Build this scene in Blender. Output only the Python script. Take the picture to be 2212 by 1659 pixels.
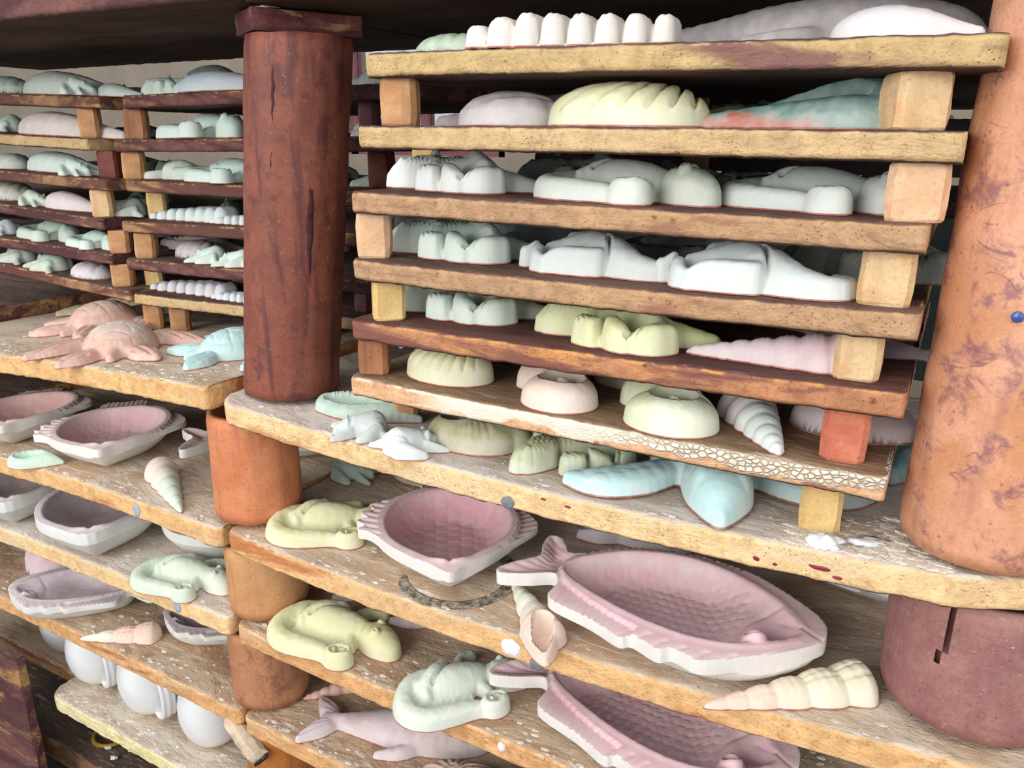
import bpy, math, random
import numpy as np
from mathutils import Vector, Matrix

for o in list(bpy.data.objects): bpy.data.objects.remove(o)
SC = bpy.context.scene
COL = SC.collection
PI = math.pi
R = math.radians

# ------------------------------------------------------------------ camera
W, H, F = 2212, 1659, 1702.5
CAM = np.array([.5579, -.6610, .2625])
YAW, PITCH, ROLL = .50370734, .298232416, .010969

def cam_axes():
    f = np.array([-math.sin(YAW)*math.cos(PITCH), math.cos(YAW)*math.cos(PITCH), -math.sin(PITCH)])
    r = np.cross(f, [0, 0, 1]); r /= np.linalg.norm(r); u = np.cross(r, f)
    c, s = math.cos(ROLL), math.sin(ROLL)
    return c*r+s*u, -s*r+c*u, f
CR, CU, CF = cam_axes()
cd = bpy.data.cameras.new('camera'); cam = bpy.data.objects.new('camera', cd); COL.objects.link(cam)
M = Matrix.Identity(4)
for i in range(3):
    M[i][0], M[i][1], M[i][2], M[i][3] = CR[i], CU[i], -CF[i], CAM[i]
cam.matrix_world = M
cd.sensor_width = 36; cd.lens = F/W*36; cd.clip_start = .02; cd.clip_end = 60
SC.camera = cam

def column(px, y, z):
    """world x of the point at depth y and height z that stands in picture column px"""
    a, b = -6., 6.
    for _ in range(50):
        m = (a+b)/2; q = np.array([m, y, z])-CAM; d = q@CF
        if d > .02 and W/2+F*(q@CR)/d > px: b = m
        elif d > .02: a = m
        else: b = m
    return a

# ------------------------------------------------------------------ light
world = bpy.data.worlds.new('daylight'); SC.world = world; world.use_nodes = True
bg = world.node_tree.nodes['Background']
bg.inputs[0].default_value = (.93, .97, 1, 1); bg.inputs[1].default_value = .72

def area(name, loc, target, sx, sy, power, color=(1, 1, 1)):
    l = bpy.data.lights.new(name, 'AREA'); l.shape = 'RECTANGLE'; l.size = sx; l.size_y = sy
    l.energy = power; l.color = color
    o = bpy.data.objects.new(name, l); COL.objects.link(o); o.location = loc
    d = Vector(target)-Vector(loc); o.rotation_euler = d.to_track_quat('-Z', 'Y').to_euler()
    return o
area('front_window_light', (-.65, -2.6, .75), (-.1, 0, -.1), 2.2, 1.7, 56, (1, .985, .96))  # key lamp: window behind the camera, inferred from the frontal light
area('right_area_light', (2.2, -1.6, .6), (.2, 0, -.1), 1.2, 1.4, 15, (1, .97, .95))  # weaker area lamp from the right
area('overhead_area_light', (-.2, -1.2, 2.2), (-.1, 0, -.3), 1.6, 1.0, 16, (.96, .98, 1))  # area lamp from above

SC.view_settings.view_transform = 'Standard'; SC.view_settings.look = 'None'
SC.view_settings.gamma = 1; SC.view_settings.use_curve_mapping = False
SC.view_settings.exposure = .17

# ------------------------------------------------------------------ helpers
def lin(c):
    c = np.asarray(c, float)/255
    return np.where(c <= .04045, c/12.92, ((c+.055)/1.055)**2.4)
def rgba(c): return tuple(float(v) for v in lin(c))+(1.,)

def tag(o, label=None, cat=None, group=None, kind=None):
    if label: o['label'] = label
    if cat: o['category'] = cat
    if group: o['group'] = group
    if kind: o['kind'] = kind
    return o

def empty(name, loc, rz=0, ry=0, sc=1):
    o = bpy.data.objects.new(name, None); COL.objects.link(o); o.empty_display_size = .02
    o.location = loc; o.rotation_euler = (0, ry, rz); o.scale = (sc,)*3
    return o

def lie(ry, rz):
    """turn about z, then follow the slope of the board"""
    return (Matrix.Rotation(ry, 3, 'Y') @ Matrix.Rotation(rz, 3, 'Z')).to_euler()

def mesh_obj(name, V, Fc, mat, parent=None, cols=None, normals=None, smooth=True):
    me = bpy.data.meshes.new(name)
    me.from_pydata([tuple(v) for v in V], [], [tuple(int(i) for i in f) for f in Fc])
    me.update()
    if smooth: me.polygons.foreach_set('use_smooth', [True]*len(me.polygons))
    if cols is not None:
        a = me.color_attributes.new('Col', 'FLOAT_COLOR', 'POINT')
        c4 = np.ones((len(V), 4)); c4[:, :3] = cols
        a.data.foreach_set('color', c4.ravel())
    if normals is not None:
        me.normals_split_custom_set_from_vertices([tuple(n) for n in normals])
    if mat: me.materials.append(mat)
    o = bpy.data.objects.new(name, me); COL.objects.link(o)
    if parent: o.parent = parent
    return o

def vnoise(x, y, seed=0, f=1.):
    """cheap smooth noise in about -1..1"""
    rs = np.random.RandomState(seed); t = 0
    for k in range(5):
        a = rs.uniform(0, 2*PI); w = f*(1+k*.45); p = rs.uniform(0, 6.28)
        t = t+np.sin(w*(x*np.cos(a)+y*np.sin(a))+p+1.3*np.sin(w*.6*(x*np.sin(a)-y*np.cos(a))+p*2))
    return t/3.2

# ------------------------------------------------------------------ materials
class NT:
    def __init__(s, name):
        s.m = bpy.data.materials.new(name); s.m.use_nodes = True; s.t = s.m.node_tree
        s.b = s.t.nodes['Principled BSDF']; s.co = s.t.nodes.new('ShaderNodeTexCoord')
    def n(s, k, **kw):
        x = s.t.nodes.new('ShaderNode'+k)
        for a, v in kw.items(): setattr(x, a, v)
        return x
    def put(s, sock, v):
        if hasattr(v, 'links'): s.t.links.new(v, sock)
        elif v is not None: sock.default_value = v
    def mapping(s, scale=(1, 1, 1), off=(0, 0, 0)):
        m = s.n('Mapping'); s.put(m.inputs[0], s.co.outputs['Object']); m.inputs['Scale'].default_value = scale
        m.inputs['Location'].default_value = off; return m.outputs[0]
    def noise(s, vec, scale, detail=4, rough=.55, dist=0):
        x = s.n('TexNoise'); s.put(x.inputs['Vector'], vec)
        x.inputs['Scale'].default_value = scale; x.inputs['Detail'].default_value = detail
        x.inputs['Roughness'].default_value = rough; x.inputs['Distortion'].default_value = dist
        return x.outputs['Fac']
    def voro(s, vec, scale, feat='F1'):
        x = s.n('TexVoronoi', feature=feat); s.put(x.inputs['Vector'], vec); x.inputs['Scale'].default_value = scale
        return x.outputs['Distance']
    def ramp(s, f, a, b, c0=0., c1=1.):
        x = s.n('MapRange', interpolation_type='SMOOTHSTEP'); s.put(x.inputs[0], f)
        x.inputs[1].default_value = a; x.inputs[2].default_value = b; x.inputs[3].default_value = c0; x.inputs[4].default_value = c1
        return x.outputs[0]
    def mix(s, f, a, b, mode='MIX'):
        x = s.n('Mix', data_type='RGBA', blend_type=mode); s.put(x.inputs[0], f); s.put(x.inputs[6], a); s.put(x.inputs[7], b)
        return x.outputs[2]
    def math(s, op, a, b=None):
        x = s.n('Math', operation=op); s.put(x.inputs[0], a); s.put(x.inputs[1], b); return x.outputs[0]
    def bump(s, h, dist, strength=1., nrm=None):
        x = s.n('Bump'); s.put(x.inputs['Height'], h); x.inputs['Distance'].default_value = dist
        x.inputs['Strength'].default_value = strength; s.put(x.inputs['Normal'], nrm); return x.outputs[0]
    def done(s, col, rough=.9, nrm=None, spec=.2):
        s.put(s.b.inputs['Base Color'], col); s.put(s.b.inputs['Roughness'], rough); s.put(s.b.inputs['Normal'], nrm)
        s.b.inputs['Specular IOR Level'].default_value = spec
        return s.m

def ceramic_material():
    t = NT('raw_glazed_ceramic'); a = t.n('Attribute', attribute_name='Col'); v = t.mapping()
    n1 = t.noise(v, 60, 5, .6); n2 = t.noise(v, 900, 3, .7); n3 = t.noise(v, 18, 3)
    c = t.mix(t.ramp(n1, .35, .75, 0, .30), a.outputs['Color'], rgba((246, 240, 232)))
    c = t.mix(t.ramp(n3, .45, .75, 0, .16), c, rgba((214, 202, 190)))
    h = t.math('ADD', t.math('MULTIPLY', n2, .35), t.math('MULTIPLY', n1, .5))
    return t.done(c, .92, t.bump(h, .0015, .7), .12)
CER = ceramic_material()

def shelf_material(name, edge, stain, amt, top, top2, white, seed, bottom=(92, 68, 58), patch=(232, 205, 160), pamt=.4, speck=(96, 58, 50), rugged=1., crackle=False):
    t = NT(name); v = t.mapping((1, 1, 1), (seed*1.7, seed*.9, seed*2.3)); vs = t.mapping((.35, 1, 1.6), (seed, seed*3, seed))
    g = t.n('NewGeometry'); sx = t.n('SeparateXYZ'); t.put(sx.inputs[0], t.co.outputs['Normal']); up = sx.outputs[2]
    big = t.noise(vs, 14, 4, .6, .4); med = t.noise(v, 55, 5, .65, .3); fine = t.noise(v, 420, 4, .7); huge = t.noise(v, 5, 2)
    # front edge
    e = t.mix(t.ramp(med, .3, .7), rgba(edge), rgba([min(255, c*1.12+8) for c in edge]))
    e = t.mix(t.ramp(big, .52, .60, 0, pamt), e, rgba(patch))
    e = t.mix(t.ramp(t.noise(vs, 9, 5, .62, .7), 1-amt-.06, 1-amt+.03, 0, .9), e, rgba(stain))
    sp = t.voro(t.mapping((1, 1, 1.3)), 230); e = t.mix(t.math('MULTIPLY', t.ramp(sp, .10, .26, .8, 0), t.ramp(t.noise(v, 45, 3), .48, .60)), e, rgba(speck))
    sp2 = t.voro(v, 38); e = t.mix(t.math('MULTIPLY', t.math('MULTIPLY', t.ramp(sp2, .06, .16, 1, 0), t.ramp(t.noise(v, 120, 3, .8), .45, .6)), .8), e, rgba([c*.7 for c in stain]))
    e = t.mix(t.ramp(fine, .45, .8, 0, .45), e, rgba([c*.76 for c in edge]))
    e = t.mix(t.ramp(t.noise(v, 95, 6, .75, .5), .52, .68, 0, .55), e, rgba([edge[0]*.78, edge[1]*.70, edge[2]*.66]))
    # top
    vt = t.mapping((.45, 1.2, 1), (seed*2, seed, 0))
    tn = t.noise(vt, 16, 6, .7, .6)
    tc = t.mix(t.ramp(tn, .38, .64), rgba(top), rgba(top2))
    tc = t.mix(t.math('MULTIPLY', t.ramp(t.noise(t.mapping((.3, 1.6, 1), (seed, 4, seed)), 60, 7, .75, .8), .54, .66), t.ramp(huge, .3, .6, white*.6, white)), tc, rgba((233, 228, 220)))
    tc = t.mix(t.math('MULTIPLY', t.ramp(t.voro(v, 95), .06, .16, .7, 0), t.ramp(t.noise(v, 30, 3), .5, .62)), tc, rgba(speck))
    tc = t.mix(t.ramp(t.noise(v, 9, 5, .7), .60, .72, 0, .6), tc, rgba([c*.72 for c in top]))
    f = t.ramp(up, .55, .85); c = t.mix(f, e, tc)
    # under side
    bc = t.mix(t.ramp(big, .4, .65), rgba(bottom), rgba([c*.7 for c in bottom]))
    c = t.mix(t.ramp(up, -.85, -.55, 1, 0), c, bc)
    # chipped bright arrises
    arr = t.math('MULTIPLY', t.ramp(up, .3, .5), t.ramp(up, .85, .7))
    c = t.mix(t.math('MULTIPLY', arr, t.ramp(med, .48, .6, 0, .8)), c, rgba(patch))
    h = t.math('ADD', t.math('MULTIPLY', med, .8), t.math('MULTIPLY', fine, .35))
    h = t.math('ADD', h, t.math('MULTIPLY', t.ramp(tn, .4, .6), .5))
    if crackle:
        cr = t.voro(t.mapping((1, 1, 1.4)), 150, 'DISTANCE_TO_EDGE')
        sz = t.n('SeparateXYZ'); t.put(sz.inputs[0], t.co.outputs['Object'])
        hi = t.math('ADD', sz.outputs[2], t.math('MULTIPLY', t.math('SUBTRACT', t.noise(v, 22, 3), .5), .030))
        m = t.math('MULTIPLY', t.math('MULTIPLY', t.ramp(hi, .006, .010), t.ramp(sz.outputs[0], -.20, -.13)), t.math('SUBTRACT', 1., f))
        rt = t.ramp(sz.outputs[0], -.02, .14)
        c = t.mix(m, c, t.mix(t.math('MULTIPLY', t.ramp(cr, .015, .07, 1, 0), rt), rgba((238, 226, 208)), rgba((214, 178, 138))))
        h = t.math('ADD', h, t.math('MULTIPLY', t.ramp(cr, .0, .15), t.math('MULTIPLY', t.math('MULTIPLY', m, rt), .8)))
    return t.done(c, .85, t.bump(h, .0030*rugged, .9), .25)

def post_material(name, base, alt, dark, seed, streak=1., mott=.5, white=.15, rough=.55, pat=0):
    t = NT(name); v = t.mapping((1, 1, 1), (seed*3.1, seed, seed*1.7)); vl = t.mapping((3, 3, .35), (seed, seed*2, seed))
    st = t.noise(vl, 16, 5, .6, .2); n = t.noise(v, 20, 5, .6, .5); fine = t.noise(v, 300, 4, .7); med = t.noise(v, 80, 4, .65)
    c = t.mix(t.ramp(n, .36, .64), rgba(base), rgba(alt))
    c = t.mix(t.math('MULTIPLY', t.ramp(st, .50, .66), .75*streak), c, rgba(dark))
    if pat: c = t.mix(t.math('MULTIPLY', t.ramp(t.noise(v, 30, 6, .7, .4), .52, .66), .75*pat), c, rgba(dark)); c = t.mix(t.math('MULTIPLY', t.ramp(t.noise(v, 9, 4, .6), .52, .68), .5*pat), c, rgba([k*.86 for k in base]))
    vein = t.noise(v, 13, 3, .6, .9)
    c = t.mix(t.math('MULTIPLY', t.math('MULTIPLY', t.ramp(t.math('ABSOLUTE', t.math('SUBTRACT', vein, .5)), .0, .012, 1, 0), t.ramp(t.noise(v, 30, 3), .50, .60)), mott), c, rgba(dark))
    c = t.mix(t.math('MULTIPLY', t.math('MULTIPLY', t.ramp(t.voro(v, 120), .06, .22, 1, 0), t.ramp(t.noise(v, 35, 3), .48, .6)), .6), c, rgba([k*.7 for k in dark]))
    c = t.mix(t.ramp(fine, .42, .75, 0, .45), c, rgba([k*.74 for k in base]))
    c = t.mix(t.math('MULTIPLY', t.ramp(t.noise(v, 140, 5, .8), .60, .72), white), c, rgba((238, 226, 216)))
    h = t.math('ADD', t.math('MULTIPLY', med, .6), t.math('MULTIPLY', fine, .3))
    return t.done(c, rough, t.bump(h, .0016, .6), .4)

def plain_material(name, c1, c2, scale=40, rough=.85, bump=.001, spec=.2):
    t = NT(name); v = t.mapping(); n = t.noise(v, scale, 5, .65, .3); f = t.noise(v, scale*8, 3, .7)
    c = t.mix(t.ramp(n, .35, .65), rgba(c1), rgba(c2))
    return t.done(c, rough, t.bump(t.math('ADD', n, t.math('MULTIPLY', f, .4)), bump, .7) if bump else None, spec)

# ------------------------------------------------------------------ kiln shelves
BOARD = {}
def board(key, name, label, xs, zs, y0, y1, t, mat, rl=.012, rr=.012, group=None, jag=.0009, chamfer=None, yaw=0., cat='kiln shelf', seed=1):
    """xs, zs: three points on the front top arris; the slab sags through them"""
    P = np.polyfit(xs, zs, min(2, len(xs)-1)); zf = lambda x: np.polyval(P, x)
    xa, xb = xs[0], xs[-1]; ym = math.tan(R(yaw)); xc = (xa+xb)/2
    def rowcut(x):
        c = 0
        if x-xa < rl: c = rl-math.sqrt(max(0, rl*rl-(rl-(x-xa))**2))
        if xb-x < rr: c = max(c, rr-math.sqrt(max(0, rr*rr-(rr-(xb-x))**2)))
        f = c
        if chamfer and x > chamfer[0]: f = max(f, (x-chamfer[0])*chamfer[1])
        return f, c
    ts = list(xa+rl*(1-np.cos(np.linspace(0, PI/2, 6))))+list(np.linspace(xa+rl, xb-rr, 96)[1:-1])+list(xb-rr*(1-np.cos(np.linspace(PI/2, 0, 6))))
    if chamfer: ts = sorted(ts+[chamfer[0], chamfer[0]+.002])
    FY = [0, .014, .035, .08, .16, .28, .4, .52, .64, .76, .88, .965, .986, 1.]; nx, ny = len(ts), 14
    c = min(.0035, t*.2); V = []; idx = {}
    def pt(i, j, zoff, ins):
        x = ts[i]; fc, bc = rowcut(x); f = FY[j]; a = y0+fc; b = y1-bc
        y = a+(b-a)*f
        if ins:
            if i == 0: x += ins
            if i == nx-1: x -= ins
            if j == 0: y += ins
            if j == ny-1: y -= ins
        if j in (0, ny-1) or i in (0, nx-1):
            k = jag*(1+ (1 if ins else 0)); y += k*float(vnoise(x, zoff*3, seed, 60)+.5*vnoise(x, zoff, seed+3, 150)); zoff += k*.5*float(vnoise(x, y, seed+9, 150))
        y += (x-xc)*ym
        V.append((x, y, float(zf(x))+zoff)); return len(V)-1
    top = [[pt(i, j, 0, c if (i in (0, nx-1) or j in (0, ny-1)) else 0) for j in range(ny)] for i in range(nx)]
    bot = [[pt(i, j, -t, c if (i in (0, nx-1) or j in (0, ny-1)) else 0) for j in range(ny)] for i in range(nx)]
    Fs = []
    for i in range(nx-1):
        for j in range(ny-1):
            Fs.append((top[i][j], top[i+1][j], top[i+1][j+1], top[i][j+1]))
            Fs.append((bot[i][j], bot[i][j+1], bot[i+1][j+1], bot[i+1][j]))
    per = [(i, 0) for i in range(nx)]+[(nx-1, j) for j in range(1, ny)]+[(i, ny-1) for i in range(nx-2, -1, -1)]+[(0, j) for j in range(ny-2, 0, -1)]
    loops = [[top[i][j] for i, j in per]]
    for z in (-c, -c*1.6, -t/2, -t+c*1.6, -t+c): loops.append([pt(i, j, z, 0) for i, j in per])
    loops.append([bot[i][j] for i, j in per])
    for a, b in zip(loops, loops[1:]):
        for k in range(len(per)):
            q = (k+1) % len(per); Fs.append((a[k], b[k], b[q], a[q]))
    V = np.array(V); org = np.array([xc, (y0+y1)/2, float(zf(xc))-t])
    o = mesh_obj(name, V-org, Fs, mat, smooth=True); o.location = org
    tag(o, label, cat, group)
    BOARD[key] = (zf, t, o, P)
    return o

S_ORANGE = shelf_material('cream_orange_shelf', (222, 186, 138), (200, 134, 84), .34, (222, 210, 198), (194, 172, 154), 1., 1, patch=(228, 204, 164), pamt=.6)
S_ORANGE2 = shelf_material('orange_worn_shelf', (214, 170, 118), (196, 120, 74), .40, (222, 204, 184), (190, 160, 130), 1., 4, patch=(222, 190, 146), pamt=.5)
S_ORANGE3 = shelf_material('rough_orange_shelf', (210, 160, 110), (170, 100, 72), .40, (206, 180, 152), (172, 134, 104), .85, 7, patch=(230, 200, 160), pamt=.7, rugged=1.5)
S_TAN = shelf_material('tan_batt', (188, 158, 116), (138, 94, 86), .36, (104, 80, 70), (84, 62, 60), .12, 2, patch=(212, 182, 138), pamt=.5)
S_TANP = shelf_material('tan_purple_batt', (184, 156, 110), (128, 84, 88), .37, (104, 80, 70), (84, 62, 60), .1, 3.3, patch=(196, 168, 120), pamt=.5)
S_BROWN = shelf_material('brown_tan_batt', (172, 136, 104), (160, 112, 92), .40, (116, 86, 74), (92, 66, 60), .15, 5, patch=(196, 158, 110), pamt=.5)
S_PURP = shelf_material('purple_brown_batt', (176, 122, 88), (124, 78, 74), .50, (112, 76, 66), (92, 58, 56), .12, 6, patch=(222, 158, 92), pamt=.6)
S_CREAM = shelf_material('crackled_cream_batt', (206, 160, 122), (160, 104, 82), .36, (150, 122, 94), (124, 94, 70), .3, 8, patch=(240, 224, 198), pamt=.9, crackle=True)
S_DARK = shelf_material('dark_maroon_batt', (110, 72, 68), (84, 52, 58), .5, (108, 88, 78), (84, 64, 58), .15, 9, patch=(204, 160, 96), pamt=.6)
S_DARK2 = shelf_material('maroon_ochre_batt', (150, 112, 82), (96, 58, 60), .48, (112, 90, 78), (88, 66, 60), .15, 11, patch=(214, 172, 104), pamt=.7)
S_BLACK = shelf_material('shade_dark_batt', (60, 46, 46), (44, 34, 38), .5, (60, 50, 46), (48, 38, 38), .05, 12, patch=(90, 70, 60), pamt=.4)  # shade of the deep gaps put into the near-black colour
S_PALE = shelf_material('pale_yellow_shelf', (236, 214, 158), (214, 178, 120), .25, (222, 208, 190), (194, 170, 146), .9, 13, patch=(244, 232, 190), pamt=.7, rugged=1.6)

DEEP = .52
def shelf3(key, label, nodes, zn, x0, x1, t, mat, rl=.02, rr=.02, chamfer=None, seed=1, y1=DEEP, y0=0., group='large kiln shelves', name='kiln_shelf', yaw=0, jag=.0009):
    P = np.polyfit(nodes, zn, len(nodes)-1)
    xs = [x0, (x0+x1)/2, x1]; zs = [float(np.polyval(P, x)) for x in xs]
    # keep the ends from running away outside the measured span
    return board(key, name, label, xs, zs, y0, y1, t, mat, rl, rr, group, jag, chamfer, yaw, seed=seed)

shelf3('S', 'long cream-edged kiln shelf carrying the tall right batt stack, grey glaze drop on its edge', [-.25, .18, .60], [-.060, -.0785, -.066], -.25, .70, .030, S_ORANGE, .035, .01, (.604, .36), 2)
shelf3('R1', 'orange worn kiln shelf holding the big pink fish dish and the pink round fish dish', [-.25, .024, .386, .6][:3], [-.250, -.261, -.254], -.252, .72, .032, S_ORANGE2, .012, .01, None, 3)
shelf3('R2', 'orange kiln shelf with the yellow chameleon and the white chameleon, second below the batt stack', [-.26, .12, .5], [-.397, -.404, -.404], -.255, .72, .031, S_ORANGE3, .015, .01, None, 4)
shelf3('R3', 'crumbly brown-orange kiln shelf at the bottom edge with the mauve dolphin', [-.26, .12, .5], [-.556, -.560, -.560], -.258, .72, .031, S_ORANGE3, .012, .01, None, 5)
shelf3('R4', 'lowest right kiln shelf under the brown pillar, mostly below the picture', [-.26, .12, .5], [-.727, -.727, -.727], -.258, .72, .031, S_PALE, .012, .01, None, 6)
shelf3('P0', 'thick ochre kiln shelf on the left with the pink and blue turtles', [-.73, -.468, -.262], [-.067, -.053, -.047], -1.12, -.264, .033, S_ORANGE2, .01, .008, None, 7)
shelf3('P1', 'ochre kiln shelf on the left with two pink round fish dishes', [-.79, -.54, -.262], [-.256, -.249, -.254], -1.12, -.268, .031, S_ORANGE2, .01, .012, None, 8)
shelf3('P2', 'ochre kiln shelf on the left with three mauve bowls and a mint chameleon', [-.835, -.5, -.262], [-.398, -.393, -.395], -1.12, -.267, .031, S_ORANGE, .01, .012, None, 9)
shelf3('P3', 'ochre kiln shelf on the left with the mauve dishes, just above the grey mugs', [-.88, -.55, -.262], [-.551, -.549, -.553], -1.12, -.267, .030, S_ORANGE3, .01, .012, None, 10)
shelf3('P4', 'pale yellow kiln shelf at the bottom left carrying the glazed grey mugs', [-.78, -.5, -.262], [-.725, -.727, -.729], -.785, -.268, .030, S_PALE, .03, .012, None, 11)
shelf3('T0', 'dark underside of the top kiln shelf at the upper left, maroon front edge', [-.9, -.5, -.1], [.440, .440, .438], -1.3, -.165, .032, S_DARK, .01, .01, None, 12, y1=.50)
shelf3('T1', 'near-black shade-painted top kiln shelf above the right batt stack', [-.16, .3, .8], [.437, .437, .437], -.155, .86, .032, S_BLACK, .01, .01, None, 13, y1=1.35, y0=.012)  # near-black and drawn far back to darken the background behind the stack

for i_, (z_, w_) in enumerate(((-.072, 'turtle'), (-.262, 'pink dish'), (-.404, 'mauve bowl'))):
    shelf3('N%d' % i_, 'dark kiln shelf of the next bay, left of the %s shelf' % w_, [-2.3, -1.7, -1.14], [z_]*3, -2.3, -1.13, .032, S_DARK2, .01, .01, None, 81+i_, y0=.03, group='shelves of the next bay')
    shelf3('Q%d' % i_, 'dark kiln shelf of the second row behind the %s shelf' % w_, [-2.6, -1.4, -.2], [z_-.006]*3, -2.6, -.27, .032, S_DARK, .01, .01, None, 91+i_, y0=.545, y1=1.25, group='shelves of the second row')

BT = .0226
def stackb(key, label, x, z, t, mat, y0, y1, group, seed, yaw=0, rl=.008, rr=.006):
    return board(key, 'kiln_batt', label, x, z, y0, y1, t, mat, rl, rr, group, .0007, None, yaw, 'kiln batt', seed)
gR = 'batts of the tall stack on the right'
stackb('B1', 'topmost batt of the right stack, tan edge with purple stains at both ends', [.022, .3, .571], [.3445, .341, .336], BT, S_TANP, 0, .45, gR, 21, 0, .006)
stackb('B2', 'second batt of the right stack, tan mottled edge, teal swirl shell on it', [.008, .28, .556], [.2765, .2755, .273], BT, S_TAN, 0, .45, gR, 22)
stackb('B3', 'third batt of the right stack carrying the grey-white reclining lizards', [-.005, .27, .542], [.211, .209, .2075], BT, S_BROWN, 0, .45, gR, 23)
stackb('B4', 'fourth batt of the right stack carrying the green and two white lizards', [-.007, .27, .546], [.140, .1385, .1415], BT, S_BROWN, 0, .45, gR, 24)
stackb('B5', 'fifth batt of the right stack, purple left end, pink spiral shell on it', [-.013, .27, .545], [.0725, .0735, .078], BT, S_PURP, 0, .45, gR, 25)
stackb('B6', 'lowest batt of the right stack with crackled cream glaze on its edge', [-.019, .27, .541], [.0065, .0045, .006], BT, S_CREAM, 0, .45, gR, 26)
gC = 'batts of the two set-back stacks on the left'
for k, (x0, xz, lb) in enumerate([(-.637, (.326, .333), 'topmost batt of the set-back stack just left of the red post'), (-.672, (.259, .268), 'second batt of the stack just left of the red post, mint seal on it'),
      (-.655, (.196, .197), 'third batt of the stack just left of the red post, long dark edge'), (-.679, (.128, .141), 'fourth batt of the stack just left of the red post, white wavy lizard on it'),
      (-.680, (.065, .075), 'fifth batt of the stack just left of the red post with two little frogs'), (-.672, (.005, .020), 'lowest batt of the stack just left of the red post, ochre edge')]):
    x1 = x0+.57
    stackb('C%d' % (k+1), lb, [x0, (x0+x1)/2, x1], [xz[0], (xz[0]+xz[1])/2, xz[1]], .0195, [S_DARK, S_DARK, S_DARK2, S_DARK2, S_DARK, S_TAN][k], .2, .62, gC, 31+k, 0, .012)
for k, (x1, xz, lb) in enumerate([(-.689, (.338, .326), 'topmost batt of the far left stack with a grey whale on it'), (-.737, (.270, .260), 'second batt of the far left stack under a mauve whale'),
      (-.70, (.203, .195), 'third batt of the far left stack, ochre stained edge, small frog on it'), (-.725, (.144, .128), 'fourth batt of the far left stack with the mauve spotted fish'),
      (-.714, (.077, .069), 'fifth batt of the far left stack with two mint ring-tailed figures'), (-.677, (.024, .008), 'lowest batt of the far left stack with frogs and a mauve scallop')]):
    x0 = x1-.57
    z0 = xz[0]+(xz[0]-xz[1])*.6
    stackb('A%d' % (k+1), lb, [x0, (x0+x1)/2, x1], [z0, (z0+xz[1])/2, xz[1]], .0195, [S_DARK2, S_TAN, S_DARK2, S_DARK, S_DARK, S_DARK2][k], .2, .62, gC, 41+k)
gD = 'dark batts of the rear stack'
for k in range(8):  # near-black and closely spaced: paints the gaps' shade and blocks the view
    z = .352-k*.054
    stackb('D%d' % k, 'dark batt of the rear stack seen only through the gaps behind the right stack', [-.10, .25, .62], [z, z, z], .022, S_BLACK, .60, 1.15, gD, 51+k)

for k, z in enumerate((.12, .065, .01, -.040)):  # filler batts added only to darken the gaps behind the left stacks
    stackb('E%d' % k, 'added near-black batt far back behind the left stacks', [-2.6, -1.5, -.45], [z, z, z], .032, S_BLACK, .80, 1.2, 'added near-black batts far back on the left', 71+k)
# ------------------------------------------------------------------ spacers
def zon(key, x): return float(BOARD[key][0](x))
def spacer(px, y, below, above, w, d, mat, label, rz=0., lean=0., ch=.005, seed=0, shift=0.):
    """chamfered fired block standing on board `below` up to the under side of `above`"""
    z0 = zon(below, 0.); x = column(px, y, z0)
    for _ in range(3): z0 = zon(below, x); x = column(px, y, z0+.01)
    z1 = zon(above, x)-BOARD[above][1]; h = z1-z0-.0003
    rs = random.Random(seed); V = []; Fs = []
    ring = [(-w/2+ch, -d/2), (w/2-ch, -d/2), (w/2, -d/2+ch), (w/2, d/2-ch), (w/2-ch, d/2), (-w/2+ch, d/2), (-w/2, d/2-ch), (-w/2, -d/2+ch)]
    lv = [(0, .90), (.0025, .97), (h*.3, 1.0), (h*.7, 1.0), (h-.0025, .97), (h, .9)]
    for z, s in lv:
        for a, b in ring:
            V.append((a*s+rs.uniform(-.0007, .0007)+shift*z/h, b*s+rs.uniform(-.0007, .0007), z+(rs.uniform(-.0006, .0006) if 0 < z < h else 0)))
    n = 8
    for L in range(len(lv)-1):
        for k in range(n): Fs.append((L*n+k, L*n+(k+1) % n, (L+1)*n+(k+1) % n, (L+1)*n+k))
    Fs.append(tuple(range(n))[::-1]); Fs.append(tuple(range((len(lv)-1)*n, len(lv)*n)))
    o = mesh_obj('kiln_spacer', V, Fs, mat, smooth=False); o.location = (x, y, z0+.0001); o.rotation_euler = (0, 0, rz)
    tag(o, label, 'kiln prop', 'chamfered spacer blocks between the batts')
    return o
P_TAN = post_material('tan_prop', (212, 166, 122), (192, 138, 92), (146, 98, 66), 1, .6, .25, .3, .7)
P_PALE = post_material('pale_prop', (230, 196, 150), (220, 172, 120), (176, 124, 84), 2, .3, .2, .35, .75)
P_YEL = post_material('yellow_prop', (232, 200, 138), (222, 184, 120), (176, 130, 84), 3, .2, .12, .2, .8)
P_PINK = post_material('apricot_prop', (232, 190, 154), (226, 176, 134), (192, 134, 100), 4, .2, .15, .3, .75)
P_RED = post_material('coral_prop', (212, 132, 102), (198, 108, 82), (160, 76, 68), 5, .3, .3, .25, .6)
P_BRN = post_material('brown_prop', (178, 122, 82), (152, 98, 66), (96, 62, 48), 6, .6, .4, .2, .6)
P_DRED = post_material('dark_red_prop', (128, 66, 50), (108, 52, 46), (78, 38, 40), 7, .5, .3, .1, .6)
P_MAUVE = post_material('purple_prop', (124, 80, 88), (108, 66, 78), (80, 48, 60), 8, .4, .2, .15, .5)
w = .038
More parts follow.
